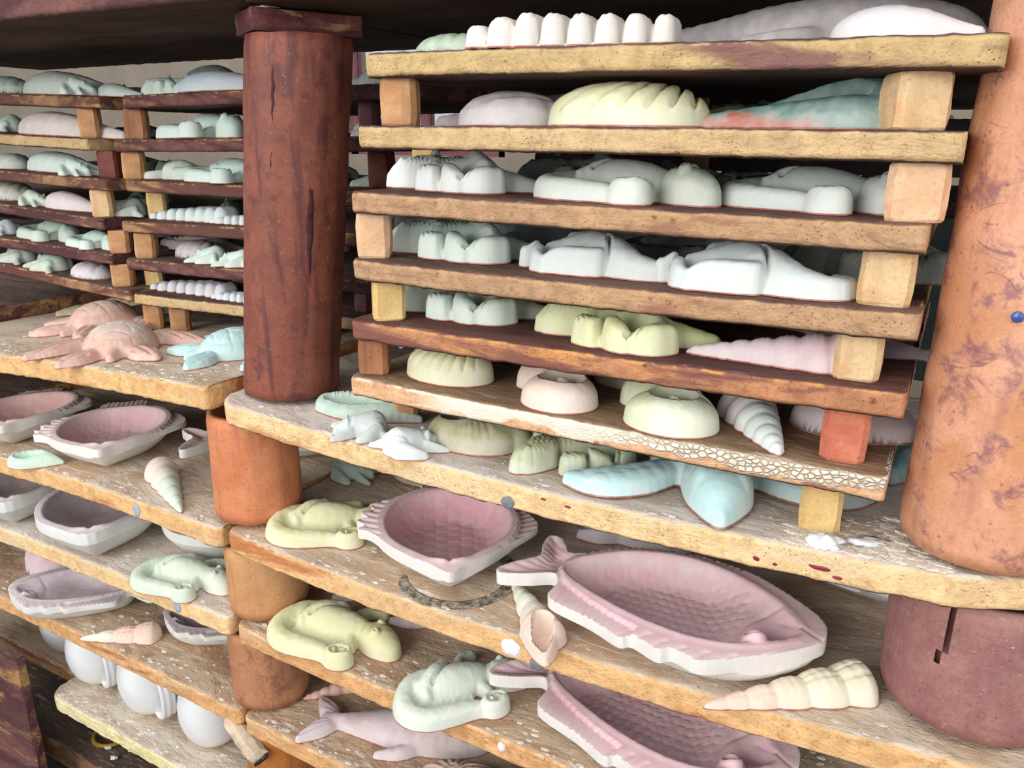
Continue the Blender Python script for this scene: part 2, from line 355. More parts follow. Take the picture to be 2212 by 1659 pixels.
for a in [
    (866, .028, 'B2', 'B1', .037, .034, P_TAN, 'tan spacer with a dark scar at the left end under the topmost right batt', .45),
    (1972, .035, 'B2', 'B1', .041, .038, P_PALE, 'pale rounded spacer at the right end under the topmost batt', .5),
    (921, .16, 'B3', 'B2', .032, .03, P_YEL, 'small yellow spacer set back behind the lizard head on the third batt', .5),
    (1975, .030, 'B3', 'B2', .043, .038, P_PINK, 'apricot spacer at the right end between second and third batt', .08),
    (810, .030, 'B4', 'B3', .036, .036, P_PINK, 'apricot spacer with a small pit at the left end between third and fourth batt', .55),
    (1912, .036, 'B4', 'B3', .041, .038, P_PALE, 'pale cream spacer at the right end between third and fourth batt', .05),
    (840, .030, 'B5', 'B4', .036, .036, P_YEL, 'pitted yellow spacer at the left end between fourth and fifth batt', .75),
    (1852, .036, 'B5', 'B4', .037, .036, P_PALE, 'fine-grained beige spacer at the right end between fourth and fifth batt', .05),
    (811, .030, 'B6', 'B5', .033, .034, P_BRN, 'orange-brown speckled spacer at the left end above the lowest batt', .5),
    (1822, .034, 'B6', 'B5', .037, .036, P_RED, 'coral red spacer at the right end above the lowest batt', .1),
    (880, .10, 'S', 'B6', .030, .03, P_TAN, 'tan spacer in shadow under the left end of the lowest right batt', .5),
    (1771, .052, 'S', 'B6', .036, .036, P_YEL, 'pale yellow spacer under the right end of the lowest right batt', .12),
    (298, .228, 'C2', 'C1', .034, .034, P_BRN, 'brown chipped spacer under the topmost batt of the stack left of the red post', .7),
    (292, .226, 'C3', 'C2', .034, .032, P_TAN, 'two-tone tan spacer under the second batt of the stack left of the red post', .75),
    (343, .27, 'C4', 'C3', .032, .03, P_YEL, 'cream spacer half hidden behind the white wavy lizard', .7),
    (318, .226, 'C5', 'C4', .034, .032, P_TAN, 'orange-tan spacer between fourth and fifth batt left of the red post', .7),
    (335, .27, 'C6', 'C5', .030, .03, P_YEL, 'cream pitted spacer above the lowest batt left of the red post', .7),
    (391, .235, 'P0', 'C6', .032, .03, P_TAN, 'ochre spacer under the stack left of the red post, right of its twin', .75),
    (198, .226, 'A2', 'A1', .032, .032, P_TAN, 'tan spacer with a dark streak under the grey whale batt at far left', .7),
    (240, .24, 'A3', 'A2', .034, .032, P_DRED, 'dark red spacer between second and third batt at far left', .6),
    (225, .226, 'A4', 'A3', .034, .032, P_PALE, 'cream and brown spacer right of the mauve spotted fish', .7),
    (262, .226, 'A5', 'A4', .034, .032, P_TAN, 'orange spacer beside the mint ring-tailed figure at left', .7),
    (268, .226, 'A6', 'A5', .036, .034, P_TAN, 'ochre spacer beside the mauve scallop shell', .75),
    (335, .235, 'P0', 'A6', .032, .03, P_TAN, 'orange and brown spacer standing on the turtle shelf', .75),
    (800, .24, 'C2', 'C1', .026, .026, P_MAUVE, 'purple round-shouldered spacer seen in the gap right of the red post', .3),
    (826, .26, 'C3', 'C2', .034, .03, P_DRED, 'dark red-brown spacer behind the first lizard, right of the red post', .3),
    (788, .25, 'C6', 'C5', .026, .026, P_MAUVE, 'purple-brown spacer low in the gap right of the red post', .3),
]:
    spacer(*a[:8], rz=a[8], seed=int(a[0]))
for lab, (px, y) in {'rear': (1500, .40)}.items():
    for lo, hi in (('B2', 'B1'), ('B3', 'B2'), ('B4', 'B3'), ('B5', 'B4'), ('B6', 'B5')):
        spacer(px, y, lo, hi, .034, .034, P_BRN, 'spacer in the dark at the back edge between two batts of the right stack', .3)

# ------------------------------------------------------------------ posts and pillars (hollow fired pipes)
def pipe(name, label, cx, cy, z0, z1, r, mat, lean=(0, 0), facets=0, seed=0, crack=None, cat='kiln post', thick=.012, group=None, rim=.0015):
    nz = max(8, int((z1-z0)/.012)); na = 96; V = []; Fs = []
    def rad(a, z):
        rr = r
        if facets:
            s = 2*PI/facets; b = ((a+.2*seed) % s)-s/2; rr = r*(.55+.45*(math.cos(s/2)/math.cos(b)))*1.02
        return rr+.0009*float(vnoise(a*3, z*18, seed, 1.5))
    for k in range(nz+1):
        f = k/nz; z = z0+(z1-z0)*f
        for q in range(na):
            a = 2*PI*q/na; rr = rad(a, z)
            if k in (0, nz): rr -= .002
            zz = z
            if k == nz: zz += rim*min(0, float(vnoise(a*2, 0, seed+5, 2)))
            if k == 0: zz += 0
            V.append((rr*math.cos(a)+lean[0]*f, rr*math.sin(a)+lean[1]*f, zz-z0))
    ni = len(V)
    for k in (0, nz):
        f = k/nz; z = z0+(z1-z0)*f
        for q in range(na):
            a = 2*PI*q/na; V.append(((r-thick)*math.cos(a)+lean[0]*f, (r-thick)*math.sin(a)+lean[1]*f, z-z0))
    skip = set()
    if crack:
        a0, kt, n = crack; rs = random.Random(3); c = a0
        for k in range(nz-1, nz-1-n, -1):
            skip.add((k, int(round(c)) % na)); c += rs.choice((-.5, -.4, 0))
    for k in range(nz):
        for q in range(na):
            if (k, q) in skip: continue
            p = (q+1) % na; Fs.append((k*na+q, k*na+p, (k+1)*na+p, (k+1)*na+q))
    for q in range(na):
        p = (q+1) % na
        Fs.append((nz*na+q, nz*na+p, ni+na+p, ni+na+q)); Fs.append((q, ni+q, ni+p, p)); Fs.append((ni+q, ni+na+q, ni+na+p, ni+p))
    o = mesh_obj(name, V, Fs, mat); o.location = (cx, cy, z0)
    return tag(o, label, cat, group)

def over(key, cx, r): return max(zon(key, cx+d) for d in (-r, -r/2, 0, r/2, r))+.0006
def under(key, cx, r): return min(zon(key, cx+d) for d in (-r, -r/2, 0, r/2, r))-BOARD[key][1]-.0006
M_POSTL = post_material('red_brown_pipe', (122, 68, 56), (142, 80, 62), (78, 40, 46), 11, 1.0, .3, .22, .6, pat=.8)
M_POSTR = post_material('orange_stained_pipe', (226, 164, 132), (206, 142, 100), (130, 84, 96), 12, .38, .8, .18, .5, pat=1)
M_PIL1 = post_material('orange_pipe', (206, 124, 84), (216, 142, 98), (164, 84, 58), 13, .6, .1, .16, .6)
M_PIL2 = post_material('apricot_pipe', (208, 156, 108), (198, 140, 92), (160, 106, 70), 14, .3, .15, .12, .7)
M_PIL3 = post_material('brown_blotched_pipe', (176, 118, 86), (190, 134, 98), (96, 66, 58), 15, .5, .5, .25, .6, pat=.7)
M_PIL4 = post_material('ochre_pipe', (188, 118, 56), (172, 104, 50), (120, 70, 40), 16, .9, .1, .08, .6)
M_PILR = post_material('dusty_purple_pipe', (150, 98, 98), (168, 122, 112), (110, 64, 78), 17, .3, .2, .55, .6)
cap_z = .3755
pl = pipe('kiln_post', 'tall red-brown pipe post left of the right stack', -.195, .088, over('S', -.195, .062), cap_z, .0615, M_POSTL, (.052, 0), 14, 2)
M_SEAM = plain_material('dark_scar', (84, 46, 50), (60, 34, 42), 90, .7, .0005)
def scar(parent, cx, cy, ang, r, z0, z1, w, lean, zb, zt, name='scar', label=None, mat=M_SEAM, seed=1, jag=.35):
    V = []; Fs = []; n = 14
    for k in range(n+1):
        f = k/n; z = z0+(z1-z0)*f; a = ang+.03*math.sin(k*1.7+seed)*jag; hw = w*(.25+.75*math.sin(PI*min(.96, max(.04, f))))
        t = (z-zb)/(zt-zb)
        for s in (-1, -.5, .5, 1):
            aa = a+s*hw/r; rr = r+(.0007 if abs(s) < 1 else -.0012)
            V.append((rr*math.cos(aa)+lean*t, rr*math.sin(aa), z-zb))
    for k in range(n):
        for q in range(3): Fs.append((k*4+q, k*4+q+1, (k+1)*4+q+1, (k+1)*4+q))
    o = mesh_obj(name, V, Fs, mat, parent)
    if label: o['label'] = label
    return o
zb = zon('S', -.195)
scar(pl, 0, 0, R(-72), .0622, .275, .345, .0030, .052, zb, cap_z, label='dark vertical scar near the top')
scar(pl, 0, 0, R(-74), .0622, .222, .268, .0030, .052, zb, cap_z, label='dark vertical scar', seed=4)
scar(pl, 0, 0, R(-30), .0622, .10, .235, .0055, .052, zb, cap_z, label='long dark drip down the side', seed=6)
pipe('kiln_post', 'fat orange pipe post with purple veins at the right edge', .619, .0675, over('S', .619, .066), .404, .0655, M_POSTR, (.004, 0), 0, 5)
pil = [('orange pipe pillar under the red post', 'P', -.258, .07, 'R1', 'S', .060, M_PIL1, 10), ('apricot chipped pipe pillar, second below the red post', 'P', -.250, .066, 'R2', 'R1', .057, M_PIL2, 0),
       ('brown pipe pillar with dark blotches, third below the red post', 'P', -.262, .066, 'R3', 'R2', .057, M_PIL3, 12), ('ochre streaked pipe pillar at the bottom edge below the red post', 'P', -.250, .066, 'R4', 'R3', .055, M_PIL4, 0)]
for i, (lb, _, cx, cy, lo, hi, r, m, fc) in enumerate(pil):
    lz = max(over(lo, cx, r), over('P'+lo[1], cx, r)); hp = 'P'+str(int(lo[1])-1); tz = min(under(hi, cx, r), under(hp, cx, r))
    pipe('kiln_pillar', lb, cx, cy, lz, tz, r, m, (0, 0), fc, 20+i)
pipe('kiln_pillar', 'wide dusty purple pipe pillar with a black crack, lower right corner', .632, .094, over('R1', .632, .076), under('S', .632, .076), .076, M_PILR, (0, 0), 0, 31, crack=(66, 0, 5), rim=.0)
pipe('kiln_pillar', 'rear pipe pillar hidden in the shade behind the lower right pillar', .60, .44, over('R2', .6, .055), under('R1', .6, .055), .055, M_PILR, (0, 0), 0, 32, rim=.0)

# cap block on the left post
capm = shelf_material('cap_block_glaze', (108, 62, 58), (84, 46, 50), .5, (110, 80, 74), (90, 60, 58), .3, 15, patch=(222, 190, 134), pamt=.5)
def slab(name, label, cat, dims, loc, rot, mat, seed=0, ch=.004, jag=.0012, group=None, n=(8, 3, 3)):
    """rough rectangular block with worn arrises"""
    a, b, c = dims; V = []; Fs = []; idx = {}
    def add(p):
        k = tuple(round(v, 5) for v in p)
        if k not in idx: idx[k] = len(V); V.append(p)
        return idx[k]
    for ax in range(3):
        for sg in (-1, 1):
            u, v = (ax+1) % 3, (ax+2) % 3
            for i in range(n[u]):
                for j in range(n[v]):
                    q = []
                    for di, dj in ((0, 0), (1, 0), (1, 1), (0, 1)):
                        p = [0, 0, 0]; p[ax] = sg; p[u] = -1+2*(i+di)/n[u]; p[v] = -1+2*(j+dj)/n[v]; q.append(add(tuple(p)))
                    Fs.append(q if sg > 0 else q[::-1])
    out = []; hd = (a/2, b/2, c/2)
    for i, p in enumerate(V):
        e = sum(abs(abs(t)-1) < 1e-6 for t in p); w_ = []
        for k in range(3):
            v = p[k]*hd[k]
            if e >= 2 and abs(abs(p[k])-1) < 1e-6: v -= math.copysign(ch*.5, v)
            w_.append(v)
        rs = random.Random(seed*1000+i)
        out.append([w_[0]+rs.uniform(-jag, jag), w_[1]+rs.uniform(-jag, jag), w_[2]+rs.uniform(-jag, jag)*(.3 if abs(p[2]) == 1 else 1)])
    o = mesh_obj(name, out, Fs, mat, smooth=False); o.location = loc; o.rotation_euler = rot
    return tag(o, label, cat, group)
slab('kiln_block', 'dark maroon brick-like cap block with a cream left end, on top of the red post', 'kiln prop', (.132, .080, .0275), (-.157, .104, .3900), (0, 0, R(60)), capm, 3, .004, .0009)
# leaning slab lower left, pipe shard
slab('broken_kiln_shelf', 'dark red kiln shelf standing upright at the bottom left corner', 'kiln shelf', (.30, .024, .50), (-.925, -.035, -.868), (0, 0, 0), S_DARK, 5, .008, .002, n=(10, 1, 14))

# ------------------------------------------------------------------ relief ceramics
def catmull(P, n=6):
    P = np.asarray(P, float)
    if len(P) < 3: return P
    Q = np.vstack([2*P[0]-P[1], P, 2*P[-1]-P[-2]]); out = []
    for i in range(1, len(Q)-2):
        for t in np.linspace(0, 1, n, endpoint=False):
            a, b, c, d = Q[i-1], Q[i], Q[i+1], Q[i+2]
            out.append(.5*((2*b)+(-a+c)*t+(2*a-5*b+4*c-d)*t*t+(-a+3*b-3*c+d)*t**3))
    out.append(P[-1]); return np.array(out)

def chain(pts, p=2.4, sm=5):
    """pts: (u, v, radius, height) along a spine; returns field(U,V)->(s,h)"""
    Q = catmull(pts, sm) if len(pts) > 2 else np.asarray(pts, float)
    if len(Q) == 1: Q = np.vstack([Q, Q+[1e-5, 0, 0, 0]])
    Q = np.maximum(Q, [-9, -9, .0008, .0004])
    def f(U, V):
        S = np.full(U.shape, -9.); Hh = np.zeros(U.shape)
        for a, b in zip(Q, Q[1:]):
            d = b[:2]-a[:2]; L = d@d+1e-12
            t = np.clip(((U-a[0])*d[0]+(V-a[1])*d[1])/L, 0, 1)
            r = a[2]+(b[2]-a[2])*t; h = a[3]+(b[3]-a[3])*t
            D = np.hypot(U-a[0]-t*d[0], V-a[1]-t*d[1])
            S = np.maximum(S, r-D); q = np.clip(D/r, 0, 1)
            Hh = np.maximum(Hh, h*(1-q**p)**(1/p))
        return S, Hh
    f.box = (Q[:, 0]-Q[:, 2]).min(), (Q[:, 0]+Q[:, 2]).max(), (Q[:, 1]-Q[:, 2]).min(), (Q[:, 1]+Q[:, 2]).max()
    return f

def ell(u, v, a, b, h, ang=0, p=2.4):
    ca, sa = math.cos(ang), math.sin(ang); m = min(a, b)
    def f(U, V):
        x = (U-u)*ca+(V-v)*sa; y = -(U-u)*sa+(V-v)*ca
        q = np.sqrt((x/a)**2+(y/b)**2)
        return (1-q)*m, h*(1-np.clip(q, 0, 1)**p)**(1/p)
    M_ = max(a, b); f.box = (u-M_, u+M_, v-M_, v+M_)
    return f

def poly_sd(P, U, V):
    """signed distance to a closed polygon, positive inside"""
    P = np.asarray(P, float); D = np.full(U.shape, 9.); ins = np.zeros(U.shape, bool)
    for a, b in zip(P, np.roll(P, -1, 0)):
        d = b-a; L = d@d+1e-12
        t = np.clip(((U-a[0])*d[0]+(V-a[1])*d[1])/L, 0, 1)
        D = np.minimum(D, np.hypot(U-a[0]-t*d[0], V-a[1]-t*d[1]))
        c = (a[1] > V) != (b[1] > V)
        ins ^= c & (U < (b[0]-a[0])*(V-a[1])/(b[1]-a[1]+1e-12)+a[0])
    return np.where(ins, D, -D)

def closed(P, n=5):
    P = np.asarray(P, float); m = len(P); out = []
    for i in range(m):
        a, b, c, d = P[i-1], P[i], P[(i+1) % m], P[(i+2) % m]
        for t in np.linspace(0, 1, n, endpoint=False):
            out.append(.5*((2*b)+(-a+c)*t+(2*a-5*b+4*c-d)*t*t+(-a+3*b-3*c+d)*t**3))
    return np.array(out)

def smax(a, b, k): return np.maximum(a, b)+np.maximum(k-np.abs(a-b), 0)**2/(4*k)
def sstep(x, a, b):
    t = np.clip((x-a)/(b-a+1e-12), 0, 1); return t*t*(3-2*t)

TERRA = lin((176, 92, 74)); CHALK = lin((222, 226, 221))

def build(name, label, cat, field, box, step, loc, rz=0., ry=0., sc=1., color=None, color2=None, cmask=None, side=.45, lip=.0028, group=None, bottom=None, red=.0014, seed=0, partlabels=None, mirror=False, rough=.0004):
    """field(U,V)->(s, h, part index); parts named by field.parts"""
    u0, u1, v0, v1 = box; m = step*1.6
    nu = int((u1-u0+2*m)/step)+2; nv = int((v1-v0+2*m)/step)+2
    U, V = np.meshgrid(u0-m+step*np.arange(nu), v0-m+step*np.arange(nv), indexing='ij')
    s, h, lab = field(U, V)
    ins = s > 0
    near = ins.copy()
    for du in (-1, 0, 1):
        for dv in (-1, 0, 1):
            sh = np.zeros_like(ins); a = ins[max(0, -du):nu-max(0, du), max(0, -dv):nv-max(0, dv)]
            sh[max(0, du):nu+min(0, du), max(0, dv):nv+min(0, dv)] = a; near |= sh
    sn = near & ~ins; pu, pv = U[sn].copy(), V[sn].copy(); e = step*.1
    for _ in range(3):
        s0 = field(pu, pv)[0]; gx = (field(pu+e, pv)[0]-s0)/e; gy = (field(pu, pv+e)[0]-s0)/e
        g = gx*gx+gy*gy+1e-3; k = np.clip(-s0/g, -step, step); pu += k*gx; pv += k*gy
    U[sn] = pu; V[sn] = pv
    s, h, lab = field(U, V); h = np.where(sn, 0, h) if bottom is None else h; lab = lab.astype(int)
    use = near
    id_ = -np.ones(use.shape, int)
    q = use[:-1, :-1] & use[1:, :-1] & use[1:, 1:] & use[:-1, 1:]
    q &= (ins[:-1, :-1].astype(int)+ins[1:, :-1]+ins[1:, 1:]+ins[:-1, 1:]) >= 1
    I, J = np.nonzero(q)
    ud = np.zeros_like(use); ud[I, J] = ud[I+1, J] = ud[I+1, J+1] = ud[I, J+1] = True
    id_[ud] = np.arange(ud.sum())
    X, Y = U[ud], V[ud]; Z = lip+h[ud]+(rough*vnoise(X, Y, seed, 160)+.5*rough*vnoise(X, Y, seed+1, 420))*sstep(h[ud], 0, .004)*(1 if bottom is None else .4); LB = lab[ud]
    Q = np.stack([id_[I, J], id_[I+1, J], id_[I+1, J+1], id_[I, J+1]], 1)
    n0 = len(X); verts = [np.stack([X, Y, Z], 1)]
    # boundary
    E = {}
    for k in range(4):
        for a, b in zip(Q[:, k], Q[:, (k+1) % 4]): E[(int(a), int(b))] = 1
    bd = [(a, b) for (a, b) in E if (b, a) not in E]
    bv = sorted({a for a, b in bd} | {b for a, b in bd}); bi = {v: i for i, v in enumerate(bv)}; bv = np.array(bv)
    faces = [tuple(f) for f in Q]; flab = [int(LB[f[0]]) for f in Q]
    base = lin(color)
    if bottom is None:
        rings = [red*1.1, red, 0.]; rc = [None, TERRA, TERRA]
        if red <= 0: rings = [0.]; rc = [None]
        prev = bv
        for zz in rings:
            cur = n0+np.arange(len(bv)); n0 += len(bv)
            verts.append(np.stack([X[bv], Y[bv], np.full(len(bv), zz)], 1))
            for a, b in bd:
                faces.append((prev[bi[a]], cur[bi[a]], cur[bi[b]], prev[bi[b]])); flab.append(int(LB[a]))
            prev = cur
        LBX = np.concatenate([LB]+[LB[bv]]*len(rings)); btm = np.concatenate([np.zeros(len(X))]+[np.full(len(bv), 1. if c is not None else 0.) for c in rc])
        und = np.zeros(len(LBX))
    else:
        zb = bottom(X, Y, Z); verts.append(np.stack([X, Y, zb], 1)); off = len(X)
        for f, l in zip(Q, flab[:len(Q)]): faces.append(tuple(f[::-1]+off)); flab.append(0 if l == 4 else l)
        for a, b in bd: faces.append((a, a+off, b+off, b)); flab.append(int(LB[a]))
        LBX = np.concatenate([LB, LB]); btm = np.zeros(len(LBX)); und = np.concatenate([np.zeros(off), np.ones(off)])
    VV = np.vstack(verts)
    if mirror:
        VV = VV*[1, -1, 1]; faces = [f[::-1] for f in faces]
    # normals
    FA = np.array([f if len(f) == 4 else (*f, f[-1]) for f in faces])
    nrm = np.cross(VV[FA[:, 2]]-VV[FA[:, 0]], VV[FA[:, 3]]-VV[FA[:, 1]]); N = np.zeros_like(VV)
    for k in range(4): np.add.at(N, FA[:, k], nrm)
    N /= np.linalg.norm(N, axis=1, keepdims=True)+1e-12
    # pigment, sprayed from above: flanks stay chalkier
    c = np.tile(base, (len(VV), 1))
    if color2 is not None:
        mk = cmask(VV[:, 0], VV[:, 1]*(-1 if mirror else 1), VV[:, 2]) if cmask else sstep(vnoise(VV[:, 0], VV[:, 1], seed+7, 45), -.1, .6)
        c = c+(lin(color2)-c)*np.clip(mk, 0, 1)[:, None]
    f = side*sstep(1-N[:, 2], .35, .8)*(.75+.25*vnoise(VV[:, 0], VV[:, 2], seed+2, 140)); f = np.maximum(f, und*.85*(side > .3))
    c = c+(CHALK-c)*np.clip(f, 0, 1)[:, None]
    c = np.where(btm[:, None] > 0, TERRA, c)
    parts = getattr(field, 'parts', ['body'])
    used = sorted(set(flab)); flab = np.array(flab)
    if len(used) <= 1:
        o = mesh_obj(name, VV, faces, CER, cols=c); root = o
    else:
        root = empty(name, (0, 0, 0))
        for l in used:
            fi = FA[flab == l]; vi = np.unique(fi); rm = -np.ones(len(VV), int); rm[vi] = np.arange(len(vi))
            o = mesh_obj(parts[l] if l < len(parts) else 'body', VV[vi], rm[fi], CER, root, cols=c[vi], normals=N[vi])
            if partlabels and parts[l] in partlabels: o['label'] = partlabels[parts[l]]
    root.location = loc; root.rotation_euler = lie(ry, rz); root.scale = (sc,)*3; LANDED.append((root, KEY[0]))
    return tag(root, label, cat, group)

def combine(ops, parts, k=.005, cuts=(), adds=(), mods=(), ks=None):
    """ops: list of (part index, field)"""
    ks = ks or k
    def f(U, V):
        S = Hh = None; best = None; lab = np.zeros(U.shape, int)
        for pi_, op in ops:
            s, h = op(U, V)
            if S is None: S, Hh, best = s, h, s.copy()+h; lab[:] = pi_
            else:
                t = s+h; w_ = t > best; lab = np.where(w_, pi_, lab); best = np.maximum(best, t)
                S = smax(S, s, ks); Hh = smax(Hh, h, k)
        Hh = np.where(S > 0, Hh*sstep(S, -.0005, .0012)+0*S, 0)
        for op, d in cuts:
            s, h = op(U, V); Hh = np.where(h > 0, np.maximum(Hh-h*d, np.minimum(Hh, .002)), Hh)
        for pi_, op in adds:
            s, h = op(U, V); Hh = Hh+h
            if pi_ is not None: lab = np.where((h > 0) & (S > 0), pi_, lab)
        for mfn in mods: Hh = mfn(U, V, Hh, S)
        return S, np.maximum(Hh, 0), lab
    f.parts = parts
    bx = [o.box for _, o in ops]
    return f, (min(b[0] for b in bx), max(b[1] for b in bx), min(b[2] for b in bx), max(b[3] for b in bx))

# ---- where a piece stands
LANDED = []; KEY = [None]
def spot(px, y, key, dz=.0003):
    KEY[0] = key
    z = zon(key, 0); x = column(px, y, z)
    for _ in range(3): x = column(px, y, z); z = zon(key, x)
    zf = BOARD[key][0]; sl = (float(zf(x+.05))-float(zf(x-.05)))/.1
    return (x, y, z+dz), -math.atan(sl)
def at(x, y, key, dz=.0003):
    KEY[0] = key
    zf = BOARD[key][0]; sl = (float(zf(x+.05))-float(zf(x-.05)))/.1
    return (x, y, float(zf(x))+dz), -math.atan(sl)

MINT = (196, 222, 208); MINTG = (176, 204, 186); WHITE = (226, 234, 230); GREYM = (188, 198, 188); YEL = (228, 222, 156); YG = (220, 218, 170)
OLIVE = (178, 172, 128); PINK = (240, 196, 203); PINK2 = (238, 192, 200); PEACH = (232, 196, 178); TURT = (214, 168, 152); BLUE = (186, 222, 222)
TEAL = (106, 152, 150); MAUVE = (190, 172, 172); MAUVL = (222, 208, 214); ROSE = (234, 178, 188); LILAC = (208, 188, 200)

def sprayed(box, ax=0, flip=False, n=.25, a=.25, b=.75, seed=0):
    u0, u1, v0, v1 = box
    def f(x, y, z):
        t = (x-u0)/(u1-u0) if ax == 0 else (y-v0)/(v1-v0)
        if flip: t = 1-t
        return sstep(t+n*vnoise(x, y, seed, 30), a, b)
    return f
def high(z0, z1, seed=0):
    return lambda x, y, z: sstep(z+.003*vnoise(x, y, seed, 60), z0, z1)

def lizard(pos, ry, rz, sc, color, label, group, color2=None, mirror=False, seed=0, step=.0024, side=.5):
    """curled-tail chameleon: head right, tail loop left and front, coil at the front"""
    ops = [(0, chain([(-.045, .030, .018, .026), (-.015, .026, .026, .036), (.018, .024, .026, .034), (.044, .020, .018, .026)], 1.9)),
           (1, chain([(.050, .014, .013, .022), (.068, .008, .0235, .031), (.084, .000, .0200, .026), (.092, -.005, .0150, .019)], 2.6)),
           (0, ell(-.028, .000, .046, .026, .009, 0, 3)),
           (2, chain([(-.030, .052, .014, .022), (-.056, .044, .015, .024), (-.074, .022, .015, .022), (-.075, -.002, .0155, .020), (-.058, -.020, .0155, .019), (-.03, -.026, .015, .018), (.000, -.029, .0135, .016), (.018, -.036, .010, .013)], 2.4)),
           (3, ell(.032, -.038, .021, .017, .023, 0, 3.2)),
           (4, chain([(-.050, .012, .012, .024), (-.028, .034, .017, .036), (-.004, .052, .015, .030)], 2.0)),
           (5, chain([(.018, .044, .010, .018), (.030, .068, .009, .014), (.050, .074, .009, .011)], 2.4)),
           (7, chain([(.030, .010, .010, .018), (.036, -.012, .008, .013)], 2.4))]
    sp = catmull([(.032+.012*math.cos(t)*(1-t/14), -.038+.0095*math.sin(t)*(1-t/14), .0026, 1.) for t in np.linspace(0, 8, 12)], 3)
    cuts = [(chain(sp, 2, 1), .006), (chain([(-.058, .012, .005, 1), (-.046, -.002, .0065, 1), (-.02, -.009, .006, 1), (.010, -.012, .005, 1)], 2), .012), (ell(.032, -.038, .005, .0042, 1), .008),
            (chain([(-.034, .018, .003, 1), (-.008, .036, .003, 1), (.008, .040, .002, 1)], 2), .006)]
    adds = [(6, ell(.070, -.004, .0066, .0060, .0055, 0, 2.4)), (8, ell(.070, .022, .0060, .0055, .005, 0, 2.4))]
    cuts.append((ell(.070, -.004, .0026, .0022, 1), .003))
    def mods(U, V, Hh, S):
        sc_ = (np.abs(np.sin(U*520+3*np.sin(V*240)))*np.abs(np.sin(V*480+2*np.sin(U*210))))
        m = sstep(U, .028, .045)*sstep(U, .066, .056)
        return Hh+.0014*m*sc_*sstep(S, .001, .005)
    f, bx = combine(ops, ['body', 'head', 'tail', 'tail_coil', 'thigh', 'leg', 'eye', 'leg', 'eye'], .006, cuts, adds, [mods], .004)
    return build('chameleon_figurine', label, 'ceramic figurine', f, bx, step, pos, rz, ry, sc, color, color2, sprayed(bx, 0, False, .3, .45, .95, seed) if color2 else None, side, group=group, seed=seed, mirror=mirror)

def iguana(pos, ry, rz, sc, color, label, group, color2=None, mirror=False, seed=0, step=.0024, side=.5):
    """scaly-headed lizard: head left, cupped fore foot at the front, tail to the right"""
    ops = [(1, chain([(-.090, -.002, .013, .019), (-.074, .006, .022, .032), (-.050, .020, .024, .035)], 2.8)),
           (1, chain([(-.056, .034, .011, .043)], 2)),
           (0, chain([(-.05, .034, .024, .032), (-.020, .034, .024, .034), (.015, .030, .022, .036), (.045, .020, .016, .028)], 2.4)),
           (2, chain([(-.024, -.020, .014, .025), (-.010, -.023, .014, .027)], 3.2)),
           (5, chain([(.008, -.016, .012, .030), (.018, -.022, .013, .026), (.030, -.026, .011, .016)], 3.4)),
           (4, chain([(.040, -.020, .011, .017), (.054, -.014, .014, .027), (.062, .000, .014, .027)], 3.2)),
           (4, chain([(.008, .036, .016, .045), (.036, .020, .016, .036), (.054, .004, .014, .028)], 2.2)),
           (3, chain([(.050, .030, .017, .024), (.074, .042, .013, .016), (.088, .050, .010, .011)], 2.2))]
    cuts = [(ell(.030, -.002, .019, .014, 1, 0, 2), .024), (chain([(.034, -.030, .0022, 1), (.040, -.014, .0022, 1)], 2), .006), (chain([(.044, -.030, .002, 1), (.048, -.014, .002, 1)], 2), .005),
            (chain([(.000, -.040, .0028, 1), (.001, -.010, .003, 1)], 2), .014), (ell(-.086, -.010, .004, .004, 1), .005), (ell(-.070, -.014, .0035, .0035, 1), .004)]
    def mods(U, V, Hh, S):
        w_ = np.abs(np.sin((U+.5*V)*430+2.2*np.sin(V*260)))**.6
        m = sstep(U, -.076, -.064)*sstep(-U, .004, .020)
        return Hh+.0046*m*(w_-.4)*sstep(S, .001, .005)
    f, bx = combine(ops, ['body', 'head', 'fore_foot', 'tail', 'hind_leg', 'fore_foot'], .0042, cuts, [(1, ell(-.078, -.006, .005, .005, .004, 0, 2))], [mods], .0025)
    return build('iguana_figurine', label, 'ceramic figurine', f, bx, step, pos, rz, ry, sc, color, color2, sprayed(bx, 1, True, .25, .35, .7, seed) if color2 else None, side, group=group, seed=seed, mirror=mirror)

